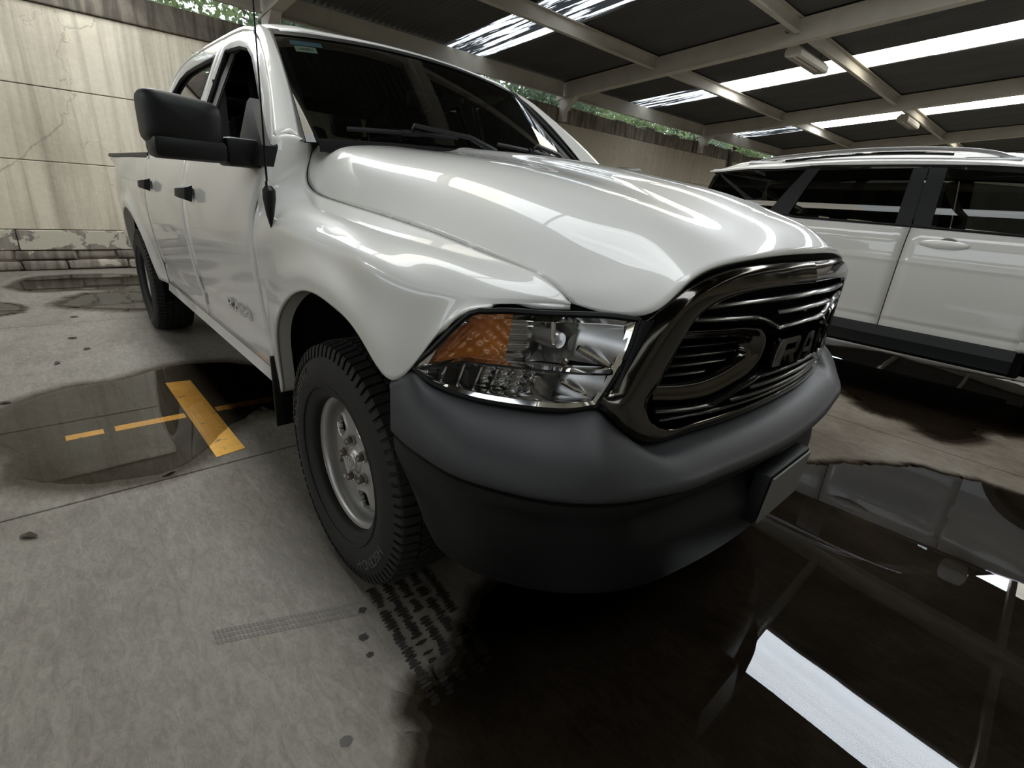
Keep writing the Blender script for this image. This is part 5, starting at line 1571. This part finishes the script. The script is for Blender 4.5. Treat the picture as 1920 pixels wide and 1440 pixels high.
c = outline([(1480, 760), (1560, 690), (1700, 655), (1900, 690), (2100, 760), (2300, 900), (2200, 1080), (1950, 985), (1750, 930), (1600, 920), (1500, 910), (1430, 880)], 160, .02)
ds = empty('damp_stain', (float(c[:, 0].mean()), float(c[:, 1].mean()), 0), 'broad damp stain on the concrete between the pickup and the suv', 'stain')
margin('damp_margin', c, ds, w=.35, z=.0005, mat=M['stain'])
# yellow parking marks
def mark(pts, z=.0022):
    return G().prism([(x, y, z - .002) for x, y in pts], (0, 0, .002))
pm = empty('parking_mark', (-1.6, -1.07, 0), 'worn yellow parking cross painted on the concrete beside the pickup', 'road marking')
mesh('painted_bar', mark([(-2.17, -1.145), (-2.15, -1.015), (-1.05, -1.005), (-1.03, -1.135)]), M['yellow'], pm, smooth=False)
for ya, yb, w_ in ((-1.645, -1.50, .03), (-1.455, -1.15, .033), (-1.00, .9, .035)):
    a_, b_ = -1.60, -1.60
    mesh('painted_line', mark([(a_ - w_, ya), (a_ - w_, yb), (b_ + w_, yb), (b_ + w_, ya)]), M['yellow'], pm, smooth=False)

# wet tread prints behind and in front of the front wheel
tp = empty('tread_print', (.4, -.95, 0), 'dark wet tyre tread prints leading away from the pickup front wheel', 'tyre print')
gp = G()
for k in range(34):
    s = k / 33
    cx = .16 + .46 * s; cy = -.865 - .055 * s
    for r_ in range(5):
        if random.random() < .12 + .35 * (s > .55 and r_ > 2): continue
        yy = cy - .10 + r_ * .048 + random.uniform(-.004, .004); L_, W_ = random.uniform(.006, .0095), random.uniform(.012, .022)
        n = 7
        gp.poly([(cx + L_ * math.cos(a) * random.uniform(.7, 1.2), yy + W_ * math.sin(a) * random.uniform(.75, 1.15), .0016) for a in np.arange(n) * 2 * PI / n])
o = mesh('print_blocks', gp, M['wetprint'], tp, smooth=False, hint=(0, 0, 1)); o['kind'] = 'stuff'
gp = G()
for k in range(40):
    s = k / 39
    x0, y0 = .20 - .17 * s, -.985 - .42 * s
    for r_ in range(3):
        cx, cy = x0 + r_ * .022, y0
        gp.poly([(cx, cy, .0012), (cx + .016, cy + .002, .0012), (cx + .017, cy + .008, .0012), (cx + .001, cy + .0065, .0012)])
dp = mesh('tread_print', gp, pmat('dusty_tread_print', (0.165, 0.152, 0.135), 0.8), None, smooth=False, hint=(0, 0, 1))
set_props(dp, 'faint dry tyre tread print crossing the concrete left of the front wheel', 'tyre print')
# splash spots
for k, (u, v, s) in enumerate(((680, 1145, .014), (682, 1195, .016), (694, 1228, .012), (648, 1390, .016), (613, 995, .012), (632, 1023, .008), (668, 1070, .009), (640, 985, .006))):
    c = ground_at(u, v); n = 11
    pts = [(c[0] + s * random.uniform(.6, 1.2) * math.cos(a), c[1] + s * random.uniform(.6, 1.2) * math.sin(a), .0014) for a in np.arange(n) * 2 * PI / n]
    o = mesh('mud_spot', G().poly(pts), M['wetprint'], None, smooth=False, hint=(0, 0, 1))
    set_props(o, ['dark splash spot nearest the wet tread prints', 'largest splash spot in the row left of the tread prints', 'lowest splash spot in the row left of the tread prints', 'lone splash spot near the bottom edge of the picture', 'upper splash spot beside the front tyre sidewall', 'small splash spot halfway down the front tyre', 'splash spot at the foot of the front tyre', 'smallest splash spot behind the front tyre'][k], 'stain', 'splash spots by the front wheel')
# dry leaves scattered on the floor
LEAVES = ((143, 577, 'dry brown leaf lying nearest the small damp puddle behind the wheel'), (139, 595, 'dry brown leaf just in front of the floor joint at the back'), (107, 682, 'dry leaf closest to the far edge of the yellow mark puddle'),
          (136, 635, 'dry leaf on bare concrete midway between floor joint and puddle'), (163, 655, 'dry leaf second from the left puddle on pale concrete'), (8, 757, 'dry leaf at the left picture edge above the puddle'),
          (55, 1007, 'dry leaf alone on the concrete in the lower left'), (317, 888, 'dry leaf on the near rim of the yellow mark puddle'), (530, 780, 'dry leaf under the truck sill beside the yellow line'), (250, 565, 'dry leaf beside the pickup rear wheel'))
for k, (u, v, lab) in enumerate(LEAVES):
    c = ground_at(u, v)
    n = 9
    pts = [(math.cos(a) * .030, math.sin(a) * .014 * (1 + .3 * math.cos(a)), .006 + .008 * abs(math.sin(a)) * random.random()) for a in np.arange(n) * 2 * PI / n]
    o = mesh('dry_leaf', G().add(pts + [(0, 0, .002)], [(i, (i + 1) % n, n) for i in range(n)]), M['dryleaf'], None)
    o.location = c; o.rotation_euler = (0, 0, random.uniform(0, 6)); set_props(o, lab, 'leaf', 'dry leaves on the floor')

# ================================================================== overhead lamps, drain pipe, trees
def lamp(x, y, lab):
    L_ = empty('fluorescent_lamp', (x, y, zr(x) - .21), lab, 'lamp')
    z = zr(x) - .30
    def tz(gg): return gg
    gg = G().prism([(x - .115, y - .62, z + .02), (x - .05, y - .62, z + .085), (x + .05, y - .62, z + .085), (x + .115, y - .62, z + .02), (x + .115, y - .62, z - .055), (x + .09, y - .62, z - .075), (x + .085, y - .62, z - .01), (x - .085, y - .62, z - .01), (x - .09, y - .62, z - .075), (x - .115, y - .62, z - .055)], (0, 1.24, 0))
    mesh('lamp_housing', gg, M['lampbox'], L_, smooth=False)
    for yy in (y - .625, y + .605): mesh('lamp_end_plate', G().prism([(x - .115, yy, z + .02), (x - .05, yy, z + .085), (x + .05, yy, z + .085), (x + .115, yy, z + .02), (x + .115, yy, z - .055), (x + .09, yy, z - .075), (x - .09, yy, z - .075), (x - .115, yy, z - .055)], (0, .02, 0)), M['lampbox'], L_, smooth=False)
    for dx in (-.04, .04): mesh('lamp_tube', G().tube([(x + dx, y - .58, z - .035), (x + dx, y + .58, z - .035)], .013, 10), M['tube'], L_)
    for dy in (-.5, .5): mesh('lamp_hanger', G().tube([(x, y + dy, z + .08), (x, y + dy, zr(x) - .01)], .006, 6), M['darkmetal'], L_)
    mesh('lamp_cable', G().tube(curve([(x, y - .6, z + .06), (x - .05, y - .75, z + .10), (x + .02, y - .95, z + .14), (x + .05, y - 1.15, z + .12)], 12), .006, 6), M['bplastic'], L_)
lamp(-2.43, 8.05, 'unlit fluorescent lamp hung beside the nearest crossing roof beam')
lamp(-2.30, 14.55, 'unlit fluorescent lamp farther back under the second roof bay')
dpz = G().tube([(WX + .10, 14.95, 2.55), (WX + .10, 14.95, 3.05), (WX + .13, 14.95, 3.12), (WX + .16, 14.95, 3.17)], [.07, .065, .065, .07], 10)
set_props(mesh('drain_pipe', dpz, M['drain'], None), 'rusty drain pipe stub running up the back wall behind the suv', 'pipe')

def tree(x, y, h, rad, n, mat, lab, seed):
    rg = np.random.default_rng(seed)
    t = empty('tree', (x, y, 0), lab, 'tree', 'trees beyond the back wall')
    tr_ = [(x, y, -.1), (x + .05, y + .05, h * .4), (x - .05, y + .1, h * .75), (x, y, h)]
    gg = G().tube(curve(tr_, 12), np.linspace(.14, .04, 12), 8)
    for k in range(7):
        a = rg.uniform(0, 2 * PI); z0 = h * rg.uniform(.45, .9)
        gg.tube([(x, y, z0), (x + math.cos(a) * rad * .5, y + math.sin(a) * rad * .5, z0 + rad * .2), (x + math.cos(a) * rad * .9, y + math.sin(a) * rad * .9, z0 + rad * .35)], [.05, .03, .012], 6)
    mesh('trunk', gg, M['bark'], t)
    v = rg.normal(size=(n, 3)); v /= np.linalg.norm(v, axis=1)[:, None]
    r_ = rg.uniform(.35, 1.0, n)**.5
    cl = rg.normal(size=(18, 3)) * .45
    c = v * r_[:, None] * .55 + cl[rg.integers(0, 18, n)]
    c = c * [rad, rad * 1.1, rad * .9] + [x, y, h * .82]
    a = rg.normal(size=(n, 3)); a /= np.linalg.norm(a, axis=1)[:, None]
    b = np.cross(a, rg.normal(size=(n, 3))); b /= np.linalg.norm(b, axis=1)[:, None]
    s = rg.uniform(.05, .10, n)[:, None]
    V = np.stack([c - a * s, c - b * s * .5, c + a * s, c + b * s * .5], 1).reshape(-1, 3)
    F = np.arange(4 * n).reshape(-1, 4)
    me = bpy.data.meshes.new('foliage'); me.from_pydata(V.tolist(), [], F.tolist()); me.materials.append(mat)
    o = bpy.data.objects.new('foliage', me); COL.objects.link(o); child(o, t); o['kind'] = 'stuff'
TR = [(-10.3, 21.4, 4.6, 1.6, 'leafA', 'green tree behind the far end of the suv roof'), (-10.5, 24.6, 4.8, 1.6, 'leafB', 'dark tree at the far right corner beyond the wall'), (-12.2, 4.6, 5.2, 1.9, 'leafA', 'taller tree standing farther back behind the cab'), (-12.4, 16.6, 5.2, 1.9, 'leafA', 'taller tree farther back behind the drain pipe'), (-10.2, .2, 4.6, 1.5, 'leafA', 'bright leafy tree above the wall left of the cab roof'), (-10.0, 2.9, 4.4, 1.5, 'leafB', 'dark leafy tree behind the cab roof'),
      (-10.5, 6.2, 4.6, 1.5, 'leafA', 'leafy tree showing over the wall right of the windscreen'), (-10.1, 9.3, 4.3, 1.5, 'leafB', 'dense dark tree in the gap between the first two beams'),
      (-10.6, 12.0, 4.6, 1.5, 'leafA', 'light green tree in the gap by the second beam'), (-10.2, 15.0, 4.4, 1.5, 'leafA', 'green tree behind the drain pipe'), (-10.5, 18.3, 4.6, 1.5, 'leafB', 'tree at the far right end of the wall gap'), (-10.6, -3.5, 4.8, 1.5, 'leafB', 'tree beyond the left end of the wall')]
for k, (x, y, h, r_, mt, lab) in enumerate(TR): tree(x, y, h, r_, 5200, M[mt], lab, 40 + k)
